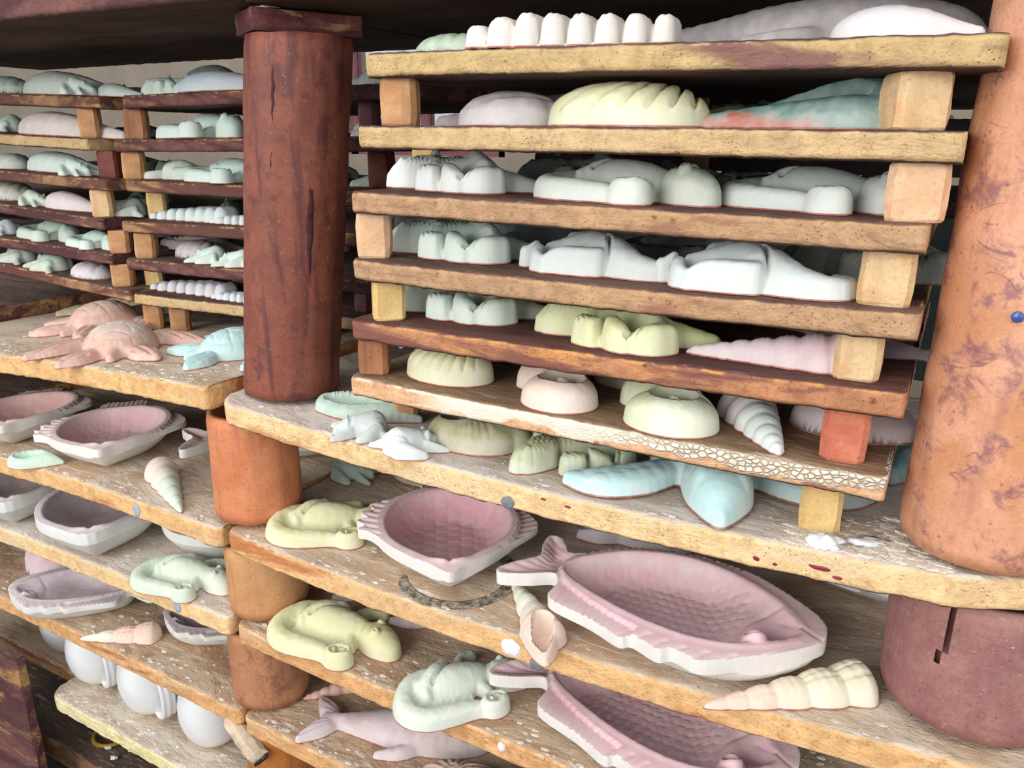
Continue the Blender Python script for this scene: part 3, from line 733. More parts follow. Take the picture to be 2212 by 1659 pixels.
def croucher(pos, ry, rz, sc, color, label, group, seed=0, step=.0024, mirror=False, side=.5, color2=None):
    """white crouching lizard: small clenched fist left, folded leg wall in front, humped back, curled tail right"""
    ops = [(2, chain([(-.084, -.002, .010, .022), (-.076, .002, .009, .028)], 3)),
           (2, chain([(-.064, -.012, .010, .026), (-.058, -.024, .009, .020), (-.046, -.030, .008, .015)], 3)),
           (4, chain([(-.044, -.030, .009, .016), (-.026, -.026, .012, .027), (-.004, -.024, .014, .028), (.012, -.020, .014, .028)], 4)),
           (0, chain([(-.060, .008, .009, .026), (-.036, .022, .014, .034), (-.008, .020, .024, .042), (.018, .006, .026, .039), (.040, -.004, .022, .030)], 2.2)),
           (1, chain([(-.044, .046, .018, .036), (-.020, .050, .020, .040)], 2.4)),
           (3, chain([(.040, -.006, .020, .028), (.066, -.012, .016, .021), (.088, -.008, .012, .017), (.094, .010, .010, .016), (.080, .026, .009, .015)], 2.6))]
    cuts = [(ell(-.034, -.006, .022, .012, 1, -.1, 2), .030), (chain([(.024, -.038, .0026, 1), (.026, -.016, .0028, 1), (.014, .008, .002, 1)], 2), .010),
            (chain([(-.070, -.016, .0026, 1), (-.068, .010, .0026, 1)], 2), .012), (ell(.074, .006, .009, .008, 1, 0, 2), .010)]
    f, bx = combine(ops, ['body', 'head', 'fore_foot', 'tail', 'hind_leg'], .004, cuts, [], [], .003)
    return build('lizard_figurine', label, 'ceramic figurine', f, bx, step, pos, rz, ry, sc, color, color2, None, side, group=group, seed=seed, mirror=mirror)

def turtle(pos, ry, rz, sc, color, label, group, color2=None, seed=0, step=.0026, side=.25, head_out=1., lip=.003, hgt=1., sweep=0., flen=1., hs=1., fg=1.):
    """sea turtle, head towards +v"""
    hh = hgt
    ops = [(0, ell(0, 0, .054, .062, .040*hh, 0, 2.1)),
           (1, chain([(0, .052, .018*hs, .024), (0, .052+.022*head_out, .0165*hs, .026*hs**.5), (.002, .052+.042*head_out, .0095*hs, .018), (.003, .052+.054*head_out, .004*hs, .010)], 2.4)),
           (2, chain([(-.036, .036, .014, .014), (-.066*flen, .040+.3*sweep, .0195, .015), (-.094*flen, .018+.8*sweep, .0185, .013), (-.122*flen, -.006+1.1*sweep, .006, .008)], 2.6)),
           (3, chain([(.036, .036, .014, .014), (.066*flen, .040+.3*sweep, .0195, .015), (.094*flen, .018+.8*sweep, .0185, .013), (.122*flen, -.006+1.1*sweep, .006, .008)], 2.6)),
           (4, chain([(-.026, -.046, .013, .014), (-.046, -.070, .020, .013), (-.064, -.092, .007, .008)], 2.6)),
           (5, chain([(.026, -.046, .013, .014), (.046, -.070, .020, .013), (.064, -.092, .007, .008)], 2.6)),
           (6, chain([(0, -.052, .014, .018), (0, -.078, .007, .009)], 2.2))]
    def mods(U, V, Hh, S):
        q = np.sqrt((U/.054)**2+(V/.062)**2); inn = sstep(1-q, 0, .06)
        g = np.zeros_like(U)
        for s_ in (-1, 1):   # central scutes zigzag and ribs
            g = np.maximum(g, np.exp(-((U-s_*(.019+.006*np.sin(V*150)))/.0016)**2)*sstep(.75-q, 0, .1))
        for v in (-.036, -.012, .014, .038): g = np.maximum(g, np.exp(-((V-v+.15*np.abs(U))/.0016)**2)*(q < .8))
        g = np.maximum(g, np.exp(-((q-.80)/.028)**2)*.9)
        ang = np.arctan2(V, U); g = np.maximum(g, np.exp(-(np.sin(ang*9)/.20)**2)*(q > .8)*.8)
        Hh = Hh-.0020*g*inn
        fr = np.exp(-(np.sin((U*np.sign(U)*.8+V*.5)*260)/.45)**2)
        m = (q > 1.08)*(np.abs(U) > .03)*sstep(S, .0015, .006)
        nk = np.exp(-(np.sin((V-.055)*420)/.5)**2)*(np.abs(U) < .03)*sstep(V, .056, .062)*sstep(-V, -.086, -.080)*sstep(S, .001, .006)
        return Hh-.0032*fg*fr*m-.0024*nk*(hs > 1.2)
    adds = [(7, ell(-.011*hs, .062+.022*head_out, .004*hs, .0045*hs, .003*hs, 0, 2)), (8, ell(.011*hs, .062+.022*head_out, .004*hs, .0045*hs, .003*hs, 0, 2))]
    f, bx = combine(ops, ['shell', 'head', 'front_flipper', 'front_flipper', 'rear_flipper', 'rear_flipper', 'tail', 'eye', 'eye'], .004, [], adds, [mods], .004)
    return build('turtle_figurine', label, 'ceramic turtle', f, bx, step, pos, rz, ry, sc, color, color2, high(.024, .042, seed) if color2 else None, side, lip=lip, group=group, seed=seed)

def spiral_shell(pos, ry, rz, sc, L, Rm, color, label, group, color2=None, N=7, seed=0, step=.0022, aperture=False, knob=.2, side=.3, beads=False, hf=1., ax=0):
    """slender spiral shell, tip at -u"""
    def body(U, V):
        t = np.clip((U+L/2)/L, .0, 1); tt = t+.045*V/Rm*t
        w_ = N*np.clip(tt, 0, 1)**.62; fr = w_-np.floor(w_)
        bulge = np.sin(PI*np.clip(fr, 0, 1))**.55
        end = np.sqrt(np.clip(1-((U-(L/2-Rm*.55))/(Rm*.62))**2, 0, 1)); end = np.where(U > L/2-Rm*.55, end, 1)
        r = (Rm*(.10+.90*t**.85))*(1-knob+knob*bulge)*end
        tip = np.sqrt(np.clip((U+L/2)/(.10*Rm+.004), 0, 1)); r = r*tip
        s = np.where((U > -L/2) & (U < L/2+.002), r-np.abs(V), -np.hypot(np.maximum(np.abs(U)-L/2, 0), np.maximum(np.abs(V)-r, 0))-.0003)
        h = np.sqrt(np.clip(r*r-V*V, 0, None))*hf*1.25
        h = h*(1-.035*np.abs(np.sin(w_*PI*4)))*(1-.07*np.exp(-((fr-.5)/.5)**8)*0)
        if beads: h = h*(1-.10*np.exp(-(np.sin(np.arctan2(V, .4*r+1e-5)*3.5+np.floor(w_)*1.0)/.25)**2))
        return s, h
    body.box = (-L/2, L/2, -Rm*1.05, Rm*1.05)
    ops = [(0, body)]; cuts = []; parts = ['whorls', 'aperture']
    if aperture:
        ops.append((1, chain([(L/2-Rm*1.1, -.1*Rm, Rm*.9, Rm*1.1), (L/2+.1*Rm, -.35*Rm, Rm*.55, Rm*.7), (L/2+.75*Rm, -.5*Rm, Rm*.2, Rm*.3)], 2.2)))
        cuts.append((chain([(L/2-Rm*.9, -.05*Rm, Rm*.45, 1), (L/2-.1*Rm, -.35*Rm, Rm*.38, 1), (L/2+.5*Rm, -.48*Rm, Rm*.10, .6)], 2.4), Rm*.95))
    f, bx = combine(ops, parts, .003, cuts, [], [], .002)
    cm = sprayed(bx, ax, True, .18, .2, .75, seed) if color2 else None
    return build('spiral_shell', label, 'ceramic seashell', f, bx, step, pos, rz, ry, sc, color, color2, cm, side, group=group, seed=seed, lip=.002, rough=.0002)

def nautilus(pos, ry, rz, sc, color, label, group, color2=None, seed=0, step=.0022, ribs=.0026, lobe=(-.052, .040), h=.034, crater=(0., .004), cr=.017, side=.4, nr=22, ribarc=(.2, 2.8), rad=(.052, .040), mirror=False, fan=None):
    ops = [(0, ell(0, 0, rad[0], rad[1], h, 0, 2.5))]
    if lobe: ops.append((1, chain([(lobe[0], lobe[1], .022, h*.75), (lobe[0]*.4, lobe[1]*.8, .030, h*.95), (0, lobe[1]*.3, .034, h)], 2.3)))
    cu, cv = crater
    sp = catmull([(cu+cr*.75*math.cos(t)*(1-t/16), cv+cr*.66*math.sin(t)*(1-t/16), .0026, 1.) for t in np.linspace(0, 11, 16)], 3)
    cuts = [(ell(cu, cv, cr, cr*.86, 1., 0, 3), h*.5), (chain(sp, 2, 1), .004)] if cr else []
    adds = [(2, ell(cu, cv, cr*.42, cr*.34, h*.34, 0, 2))] if cr else []
    def mods(U, V, Hh, S):
        a = np.arctan2(V-cv, U-cu)
        if fan: a = np.arctan2(V-fan[1], U-fan[0])
        d = np.hypot(U-cu, V-cv); a2 = np.mod(a+.35*d/.05, 2*PI)
        g = np.exp(-(np.sin(a2*nr/2)/.42)**2)
        m = sstep(a2, ribarc[0], ribarc[0]+.25)*sstep(ribarc[1]-a2, 0, .25)*sstep(d, cr*.9, cr*1.25)
        if lobe and cr: Hh = Hh*(.94+.22*sstep(V, cv+cr*.3, cv+cr*1.1))
        return Hh-ribs*g*m*sstep(S, .0005, .005)
    f, bx = combine(ops, ['shell', 'aperture', 'coil_centre'], .006, cuts, adds, [mods], .004)
    return build('nautilus_shell', label, 'ceramic seashell', f, bx, step, pos, rz, ry, sc, color, color2, sprayed(bx, 0, False, .25, .4, .9, seed) if color2 else None, side, group=group, seed=seed, mirror=mirror, lip=.0018)

def scallop(pos, ry, rz, sc, color, label, group, a=.06, b=.042, h=.034, n=11, seed=0, step=.0022, color2=None, depth=.003, side=.35, hinge=(.0, .05)):
    ops = [(0, ell(0, 0, a, b, h, 0, 2.3))]
    def mods(U, V, Hh, S):
        an = np.arctan2(V-hinge[1], U-hinge[0]); g = np.exp(-(np.sin(an*n)/.5)**2)
        return Hh-depth*g*sstep(S, .0002, .006)
    f, bx = combine(ops, ['shell'], .004, [], [], [mods])
    return build('scallop_shell', label, 'ceramic seashell', f, bx, step, pos, rz, ry, sc, color, color2, None, side, group=group, seed=seed, lip=.0015)

def whale(pos, ry, rz, sc, color, label, group, L=.2, r=.034, h=.036, fin=True, seed=0, step=.003, side=.35, color2=None, grooves=False, fin_side=-1, fluke=True):
    """smooth tapered whale or dolphin: nose +u, flukes -u"""
    ops = [(0, chain([(-L*.5, 0, r*.18, h*.3), (-L*.40, 0, r*.30, h*.40), (-L*.22, 0, r*.58, h*.62), (0, 0, r*.9, h*.9), (L*.22, 0, r, h), (L*.40, 0, r*.75, h*.8), (L*.48, 0, r*.4, h*.5)], 2.1))]
    if fluke: ops += [(1, chain([(-L*.43, 0, r*.30, h*.34), (-L*.50, r*.50, r*.40, h*.34), (-L*.585, r*1.10, r*.17, h*.2)], 2.6)), (1, chain([(-L*.43, 0, r*.30, h*.34), (-L*.50, -r*.50, r*.40, h*.34), (-L*.585, -r*1.10, r*.17, h*.2)], 2.6))]
    if fin: ops.append((2, chain([(L*.12, fin_side*r*.7, r*.30, h*.40), (L*.02, fin_side*r*1.15, r*.26, h*.34), (-L*.10, fin_side*r*1.35, r*.12, h*.2)], 2.2)))
    def mods(U, V, Hh, S):
        if fluke:
            fa = np.arctan2(V, -(U+L*.36)); Hh = Hh-.0016*np.exp(-(np.sin(fa*15)/.45)**2)*(U < -L*.43)*sstep(S, .0005, .004)
        if not grooves: return Hh
        return Hh-.0012*np.exp(-(np.sin(V*420)/.5)**2)*sstep(U, -L*.3, 0)*(np.abs(V) > r*.3)*sstep(S, .0005, .004)
    f, bx = combine(ops, ['body', 'fluke', 'fin'], .005, [], [], [mods], .004)
    return build('dolphin_figurine' if fluke else 'whale_figurine', label, 'ceramic figurine', f, bx, step, pos, rz, ry, sc, color, color2, sprayed(bx, 1, False, .3, .3, .8, seed) if color2 else None, side, group=group, seed=seed, lip=.0025)

def lumpy(pos, ry, rz, sc, color, label, group, n=8, L=.22, r0=.020, r1=.013, h0=.038, h1=.024, seed=0, step=.0024, side=.5, notch=True, pw=3.2, kk=.0015):
    """row of rounded lobes, the ridge-backed lizard seen edge-on"""
    ops = [(0, chain([(-L/2, .016, r0*.8, h0*.6), (-L*.2, .020, r0*1.1, h0*.85), (L*.2, .018, r1*1.2, h1*.9), (L/2, .012, r1*.7, h1*.7)], 2.2))]
    for k in range(n):
        f = k/(n-1); u = -L/2+L*f; r = r0+(r1-r0)*f; hh = h0+(h1-h0)*f
        if k == 0: hh *= .62; r *= .9
        if k == 1: hh *= .86; r *= 1.15
        ops.append((1, chain([(u, -.004, r*.72, hh), (u, .016, r*.7, hh)], pw)))
    def mods(U, V, Hh, S):
        if not notch: return Hh
        return Hh-.0018*np.exp(-(np.sin(U*500)/.35)**2)*sstep(V, .004, -.004)*sstep(Hh, .012, .024)
    f, bx = combine(ops, ['body', 'ridge'], kk, [], [], [mods], .0018)
    return build('ridge_backed_lizard', label, 'ceramic figurine', f, bx, step, pos, rz, ry, sc, color, None, None, side, group=group, seed=seed)

def frog(pos, ry, rz, sc, color, label, group, seed=0, step=.0016, color2=None, mirror=False):
    """little frog facing -u"""
    ops = [(0, chain([(-.004, 0, .012, .018), (.012, 0, .015, .022)], 2.2)), (1, chain([(-.014, 0, .010, .016), (-.022, 0, .006, .010)], 2.2)),
           (2, chain([(.016, -.012, .008, .014), (.006, -.020, .006, .009), (-.002, -.024, .004, .005)], 2.4)), (5, chain([(.016, .012, .008, .014), (.006, .020, .006, .009), (-.002, .024, .004, .005)], 2.4)),
           (3, chain([(-.010, -.010, .004, .010), (-.020, -.016, .0035, .006), (-.027, -.019, .003, .003)], 2.4)), (6, chain([(-.010, .010, .004, .010), (-.020, .016, .0035, .006), (-.027, .019, .003, .003)], 2.4)),
           (7, chain([(.020, -.016, .005, .008), (.029, -.022, .004, .003)], 2.4))]
    adds = [(4, ell(-.014, -.007, .0034, .0034, .004, 0, 2)), (8, ell(-.014, .007, .0034, .0034, .004, 0, 2))]
    cuts = [(chain([(.006, -.012, .0012, 1), (.018, -.006, .0012, 1)], 2), .002), (chain([(.006, .012, .0012, 1), (.018, .006, .0012, 1)], 2), .002)]
    f, bx = combine(ops, ['body', 'head', 'hind_leg', 'fore_leg', 'eye', 'hind_leg', 'fore_leg', 'foot', 'eye'], .0022, cuts, adds, [], .0016)
    return build('frog_figurine', label, 'ceramic frog', f, bx, step, pos, rz, ry, sc, color, color2, None, .4, group=group, seed=seed, mirror=mirror, lip=.0015, red=.0007, rough=.0002)

def cupshell(pos, ry, rz, sc, color, label, group, L=.10, r=.024, h=.024, seed=0, step=.0022, color2=None, side=.3):
    """pointed shell lying open like a boat"""
    ops = [(0, chain([(-L/2+r*.5, 0, r*.55, h*.9), (-L*.15, 0, r, h), (L*.15, 0, r*.75, h*.85), (L*.5, 0, r*.15, h*.25)], 2.6))]
    cuts = [(chain([(-L/2+r*.7, .002, r*.28, 1), (-L*.15, .003, r*.62, 1), (L*.10, .003, r*.35, .8)], 2.4), h*.75)]
    f, bx = combine(ops, ['body'], .004, cuts, [], [lambda U, V, Hh, S: Hh*(.62+.38*sstep(V+.15*U, -r*.8, r*.5))], .003)
    return build('open_shell', label, 'ceramic seashell', f, bx, step, pos, rz, ry, sc, color, color2, sprayed(bx, 0, False, .2, .4, .9, seed) if color2 else None, side, group=group, seed=seed, lip=.002)

def swirl(pos, ry, rz, sc, color, label, group, color2=None, seed=0, step=.0018):
    """wave-like shell: thin lip on the left rolling up to a high hooded whorl on the right"""
    ops = [(1, chain([(-.088, -.010, .010, .009), (-.060, -.006, .020, .014), (-.020, .000, .030, .020), (.030, -.002, .036, .026), (.062, .004, .034, .028)], 2.2)),
           (0, chain([(-.030, .026, .014, .022), (.000, .028, .022, .032), (.036, .026, .028, .042), (.066, .016, .028, .040), (.080, .000, .022, .034)], 2.3))]
    cuts = [(chain([(-.028, .010, .006, 1), (.004, .010, .010, 1), (.034, .006, .010, 1), (.050, .000, .006, .8)], 2.2), .013)]
    f, bx = combine(ops, ['hood', 'lip'], .007, cuts, [], [], .004)
    cm = lambda x, y, z: sstep(.012+.003*vnoise(x, z, seed, 90)-z+.10*np.minimum(-x-.01, .02), 0, .006)*sstep(-x, -.035, .0)
    return build('swirl_shell', label, 'ceramic seashell', f, bx, step, pos, rz, ry, sc, color, color2, cm, .25, group=group, seed=seed, lip=.002)

# ---- dishes
FISH_OUT = closed([(.172, -.012), (.165, .016), (.125, .052), (.075, .082), (.02, .094), (-.035, .090), (-.08, .070), (-.112, .042), (-.128, .034), (-.140, .050), (-.156, .066), (-.170, .062), (-.166, .036), (-.158, .012),
                   (-.176, -.012), (-.188, -.036), (-.180, -.046), (-.150, -.034), (-.124, -.020), (-.112, -.034), (-.112, -.058), (-.098, -.070), (-.05, -.084), (-.012, -.100), (.0, -.094), (.03, -.106), (.044, -.098), (.072, -.106), (.10, -.088), (.14, -.058), (.166, -.030)], 4)
FISH_BOWL = closed([(.150, -.020), (.118, .028), (.06, .066), (0, .080), (-.06, .066), (-.104, .030), (-.118, .004), (-.104, -.016), (-.06, -.040), (0, -.062), (.06, -.070), (.11, -.056)], 4)
FISH_BODY = closed([(.165, -.014), (.125, .046), (.065, .080), (0, .090), (-.06, .078), (-.108, .040), (-.120, .004), (-.108, -.026), (-.06, -.056), (0, -.080), (.06, -.090), (.12, -.072)], 4)
def fish_dish(pos, ry, rz, sc, color, label, group, hr=.046, seed=0, step=.0026, color2=None, inner=None, mirror=False, thk=.016, scales=True):
    def f(U, V):
        s = poly_sd(FISH_OUT, U, V); sb = poly_sd(FISH_BOWL, U, V); sB = poly_sd(FISH_BODY, U, V)
        h = np.full(U.shape, hr)
        d = np.clip(sb/.030, 0, 1); h = h-(hr-.011)*(1-(1-d)**2.2)*(sb > 0)*(1-.62*sstep(U+.25*V, .045, .105))
        h = h+.0012*np.exp(-((sb+.004)/.004)**2)
        lab = np.zeros(U.shape, int)
        tail = (U < -.118) & (sB < -.004); lab = np.where(tail, 1, lab)
        a = np.arctan2(V-.005, U+.10); h = h-.0016*np.exp(-(np.sin(a*22)/.4)**2)*tail*sstep(s, .001, .006)-.006*tail*sstep(s, .002, .018)
        bel = (sB < 0) & (V < 0) & (U > -.118); lab = np.where(bel, 2, lab)
        h = h-.0016*np.exp(-(np.sin((U-.5*V)*150+.9)/.35)**2)*bel*sstep(U, -.03, 0)-.003*bel*(U < 0)-.0008*np.sin(U*700)*bel*(U < -.02)
        dor = (sB < 0) & (V > .03) & (U > -.11); lab = np.where(dor, 3, lab); h = h-.002*np.exp(-(np.sin(U*380)/.5)**2)*dor*(U < .07)
        if scales:
            su, sv = .0125, .0125; uu = U/su+.18*V/sv; row = np.floor(V/sv+.25*np.sin(U*18)); x = np.mod(uu+.5*np.mod(row, 2), 1)
            y = np.mod(V/sv+.25*np.sin(U*18), 1); m = sstep(sb, .002, .010)*sstep(.092-U, 0, .01)
            h = h+m*(.0022*x-.0014*np.exp(-(np.minimum(y, 1-y)/.09)**2))
        # gill curve and eye, mouth
        gill = np.hypot((U-.150)/.062, (V+.030)/.058); h = h+.0016*sstep(1-gill, -.02, .05)*(sb > 0)-.0014*np.exp(-((gill-1.0)/.05)**2)*(sb > 0)*(V > -.04)
        e = np.hypot(U-.108, V+.040); h = h+np.where(sb > -.002, .0105*np.exp(-((e-.0095)/.0036)**2)+.004*np.exp(-(e/.009)**4), 0); lab = np.where((e < .0140) & (s > .002), 4, lab)
        mo = np.abs((V+.010)-(U-.15)*-.55); h = h-.0018*np.exp(-(mo/.0016)**2)*(U > .125)*(V > -.045)
        return s, h, lab
    f.parts = ['bowl', 'tail_fin', 'belly_fin', 'back_fin', 'eye']
    def bottom(X, Y, Z):
        sB = poly_sd(FISH_BODY, X, Y); d = np.clip((sB+.004)/.034, 0, 1)
        zb = (hr-thk)*(1-d**.8)**1.6
        return np.where(sB < -.004, hr-thk+.003*0, zb)
    ccol = color2 or color
    def cm(x, y, z):
        m = sstep(poly_sd(FISH_OUT, x, y), .012, .002)
        return m*.5
    return build('fish_dish', label, 'ceramic dish', f, (-.192, .176, -.110, .098), step, pos, rz, ry, sc, color, (244, 226, 216), cm, .8, lip=0., group=group, bottom=bottom, seed=seed, mirror=mirror, rough=.0003)

RF_OUT = closed([(.138, 0), (.120, .020), (.098, .048), (.070, .074), (.050, .094), (.024, .116), (-.002, .114), (-.030, .100), (-.058, .078), (-.084, .052), (-.098, .036), (-.118, .040), (-.140, .030), (-.136, .0),
                 (-.140, -.030), (-.118, -.040), (-.098, -.036), (-.084, -.052), (-.062, -.078), (-.046, -.104), (-.028, -.100), (-.022, -.116), (-.006, -.106), (.002, -.120), (.016, -.108), (.026, -.116), (.036, -.098), (.070, -.074), (.098, -.048), (.120, -.020)], 4)
RF_BODY = closed([(.132, 0), (.10, .044), (.056, .082), (0, .094), (-.056, .080), (-.094, .036), (-.100, 0), (-.094, -.036), (-.056, -.080), (0, -.094), (.056, -.082), (.10, -.044)], 4)
RF_BOWL = closed([(.112, 0), (.088, .038), (.05, .072), (0, .083), (-.05, .070), (-.082, .034), (-.088, 0), (-.082, -.034), (-.05, -.070), (0, -.083), (.05, -.072), (.088, -.038)], 4)
def round_dish(pos, ry, rz, sc, color, label, group, hr=.047, seed=0, step=.0026, plain=False, mirror=False, sharp=1., edge=(248, 238, 230)):
    thk = .013
    def f(U, V):
        s = poly_sd(RF_BODY if plain else RF_OUT, U, V); sb = poly_sd(RF_BOWL, U, V); sB = poly_sd(RF_BODY, U, V)
        h = np.full(U.shape, hr); d = np.clip(sb/.040, 0, 1); h = h-(hr-.010)*(1-(1-d)**2)*(sb > 0)
        lab = np.zeros(U.shape, int)
        if not plain:
            fl = (sB < 0) & (V < 0) & (U > -.09) & (U < .06); lab = np.where(fl, 2, lab); h = h-.0035*np.exp(-(np.sin((U-.4*V)*210)/.45)**2)*fl*sstep(s, -.001, .004)
            f2 = (sB < 0) & (V > 0) & (U > -.09) & (U < .08); lab = np.where(f2, 3, lab); h = h-.0016*np.exp(-(np.sin((U+.4*V)*260)/.45)**2)*f2-.004*f2
            tl = (U < -.096); lab = np.where(tl, 1, lab); h = h-.0018*np.exp(-(np.sin(V*380)/.45)**2)*tl-.004*tl
            a = U/.020+.5*np.mod(np.floor(V/.017), 2); x = np.mod(a, 1); y = np.mod(V/.017, 1); m = sstep(sb, .004, .014)*sstep(.07-U, 0, .02)
            h = h+m*(.0011*x-.0009*np.exp(-(np.minimum(y, 1-y)/.10)**2))
        # lips
        lp = np.hypot((U-.106)/.010, (V-.0)/.022); h = h+.006*np.exp(-lp**2*1.6)*sharp*(1-.75*np.exp(-(V/.0035)**2)); lab = np.where((lp < 1.3) & (s > .001), 4, lab)
        return s, h, lab
    f.parts = ['bowl', 'tail_fin', 'side_fin', 'back_fin', 'lips']
    def bottom(X, Y, Z):
        sB = poly_sd(RF_BODY, X, Y); d = np.clip((sB+.003)/.046, 0, 1); return np.where(sB < -.003, hr-thk, (hr-thk)*(1-d)**1.5)
    cm = lambda x, y, z: .75*sstep(poly_sd(RF_BOWL, x, y), .002, -.006)*sstep(z, .02, .04)*.7
    bx = (-.145, .142, -.124, .120) if not plain else (-.104, .136, -.098, .098)
    return build('round_fish_dish' if not plain else 'mauve_bowl', label, 'ceramic dish', f, bx, step, pos, rz, ry, sc, color, edge, cm, .8, lip=0., group=group, bottom=bottom, seed=seed, mirror=mirror, rough=.0003)
#PIECES
def dup(root, loc, rz=None, sc=None, label=None, ry=None, group=None):
    r = root.copy(); COL.objects.link(r); r.location = loc
    if rz is not None: r.rotation_euler = lie(ry or 0, rz)
    if sc: r.scale = (sc,)*3
    if label: r['label'] = label
    if group: r['group'] = group
    for ch in root.children:
        c = ch.copy(); COL.objects.link(c); c.parent = r
    LANDED.append((r, KEY[0]))
    return r
G3 = 'lizard figurines on the right batts'; GT = 'sea turtle figurines'; GD = 'pink fish-shaped dishes'; GR_ = 'round fish dishes'; GS = 'slender spiral shells'
GN = 'coiled nautilus shells'; GC_ = 'curled chameleon figurines on the lower shelves'; GW = 'whale and dolphin figurines'; GF = 'little frogs'; GB = 'mauve bowls'

def P(fn, px, y, key, rz, *a, **k):
    p, ry = spot(px, y, key); return fn(p, ry, R(rz), *a, **k)
def A(fn, x, y, key, rz, *a, **k):
    p, ry = at(x, y, key); return fn(p, ry, R(rz), *a, **k)

# --- large shelf R1
A(fish_dish, .338, .090, 'R1', 0, 1, PINK, 'large pink fish-shaped dish with scales, eye and white rim, tail to the left', GD, seed=1, step=.0022)
A(round_dish, .030, .126, 'R1', -56, 1.0, ROSE, 'round pink fish dish with ridged side fins and lips towards the front', GR_, seed=2, step=.0023)
A(lizard, -.133, .072, 'R1', 42, .90, YG, 'pale yellow-green chameleon on the shelf left of the pink round dish', GC_, color2=YEL, seed=3, step=.0019, side=.3)
A(spiral_shell, .196, .046, 'R1', -45, 1, .148, .026, PEACH, 'peach spiral shell with open aperture and pale blue tip, between two pink dishes', GS, color2=(226, 232, 214), N=6, aperture=True, seed=4, step=.0016)
A(spiral_shell, .486, .026, 'R1', 35, 1, .168, .029, (226, 218, 190), 'peach and mint spiral shell right of the big pink fish dish', GS, color2=(232, 196, 176), N=7, seed=5, step=.0017, beads=True, hf=.9)
A(nautilus, -.130, .300, 'R1', 10, 1.05, OLIVE, 'olive ceramic shell behind the yellow chameleon, half in shade', GN, seed=6, lobe=(-.04, .02), cr=0, ribs=.001, nr=10)
A(frog, -.225, .235, 'R1', 200, 1.3, MINTG, 'small mint curled figure behind the orange pillar', GF, seed=7)
A(whale, .20, .300, 'R1', -8, 1.0, MAUVL, 'pale mauve fish in the shade behind the big pink dish', GW, L=.22, r=.045, h=.05, seed=8, fluke=False, side=.1)
A(fish_dish, .530, .300, 'R1', 4, .95, LILAC, 'mauve fish-shaped dish behind the nose of the big pink dish', GD, seed=9, step=.003)
# --- R2
A(fish_dish, .328, .088, 'R2', 0, 1, PINK2, 'second large pink fish-shaped dish, lower one, cut by the bottom of the picture', GD, seed=11, step=.0022)
A(lizard, -.110, .036, 'R2', 16, 1.0, YG, 'yellow chameleon with bulging eyes and coiled tail, two shelves below the batt stack', GC_, color2=YEL, seed=12, step=.0018, side=.25)
A(lizard, .110, .030, 'R2', 58, .92, (214, 222, 204), 'white-mint chameleon with coiled tail left of the lower pink fish dish', GC_, color2=(222, 228, 214), seed=13, step=.0018, side=.4)
A(whale, -.045, .168, 'R2', 3, .92, MAUVE, 'mauve dolphin with raised tail behind the yellow chameleon', GW, L=.24, r=.040, h=.040, seed=14, side=.45, color2=MAUVL, step=.0022)
A(frog, -.150, .270, 'R2', 160, 1.5, MINT, 'mint frog in the shade far behind the yellow chameleon', GF, seed=15)
# --- R3 / R4
A(spiral_shell, -.158, .130, 'R3', 52, 1, .15, .024, PEACH, 'peach spiral shell beside the brown blotched pillar, tip towards the front', GS, color2=(206, 156, 136), N=9, seed=16, step=.0018)
A(whale, -.028, .090, 'R3', 19, 1.05, (206, 186, 190), 'mauve dolphin with forked tail on the lowest shelf', GW, L=.23, r=.036, h=.036, seed=17, step=.0022, color2=(190, 162, 166))
A(nautilus, .100, .026, 'R3', 20, 1.2, PEACH, 'peach ribbed shell at the bottom edge of the picture', GN, lobe=(.05, .01), cr=0, ribs=.003, nr=16, ribarc=(0, 6.28), seed=18)
# --- S
def turtle2(pos, ry, rz, sc, *a, **k): return turtle(pos, ry, rz, sc, *a, **k)
A(turtle, .362, .148, 'S', -160, 1.22, BLUE, 'pale blue turtle under the lowest batt, its head at the front edge', GT, color2=(150, 184, 186), seed=21, step=.0017, head_out=1.32, sweep=.060, flen=1.0, hs=1.62, hgt=.85, fg=.15)
A(turtle, .575, .27, 'S', 160, .95, TEAL, 'teal turtle in the dark behind the right orange post', GT, seed=22, color2=(80, 120, 120))
A(cupshell, -.058, .078, 'S', 16, 1.0, (172, 196, 180), 'grey-green open shell at the foot of the red post', 'shells on the main shelf', L=.14, r=.026, h=.026, seed=23, step=.0017)
A(frog, -.026, .026, 'S', 40, 1.2, (196, 204, 202), 'light grey frog on the front edge of the main shelf', GF, seed=24, step=.0012)
A(frog, .052, .020, 'S', -120, 1.25, (214, 220, 218), 'whitish grey frog-like figure right of the grey frog, at the shelf edge', GF, seed=25, step=.0012)
A(nautilus, .100, .078, 'S', 8, 1.0, OLIVE, 'olive nautilus shell under the left end of the lowest batt', GN, seed=26, lobe=(.05, .01), crater=(-.016, .004), cr=.025, ribarc=(4.2, 6.28), ribs=.0016, nr=34, h=.036, rad=(.058, .040), color2=(190, 186, 146), step=.0017)
A(frog, .160, .120, 'S', 100, 1.2, MINTG, 'small mint curl between the olive shell and the olive seal', GF, seed=27, step=.0014)
A(iguana, .240, .078, 'S', 38, .80, (204, 200, 152), 'olive-yellow lizard under the middle of the lowest batt', G3, seed=28, color2=(190, 204, 160), step=.0019)
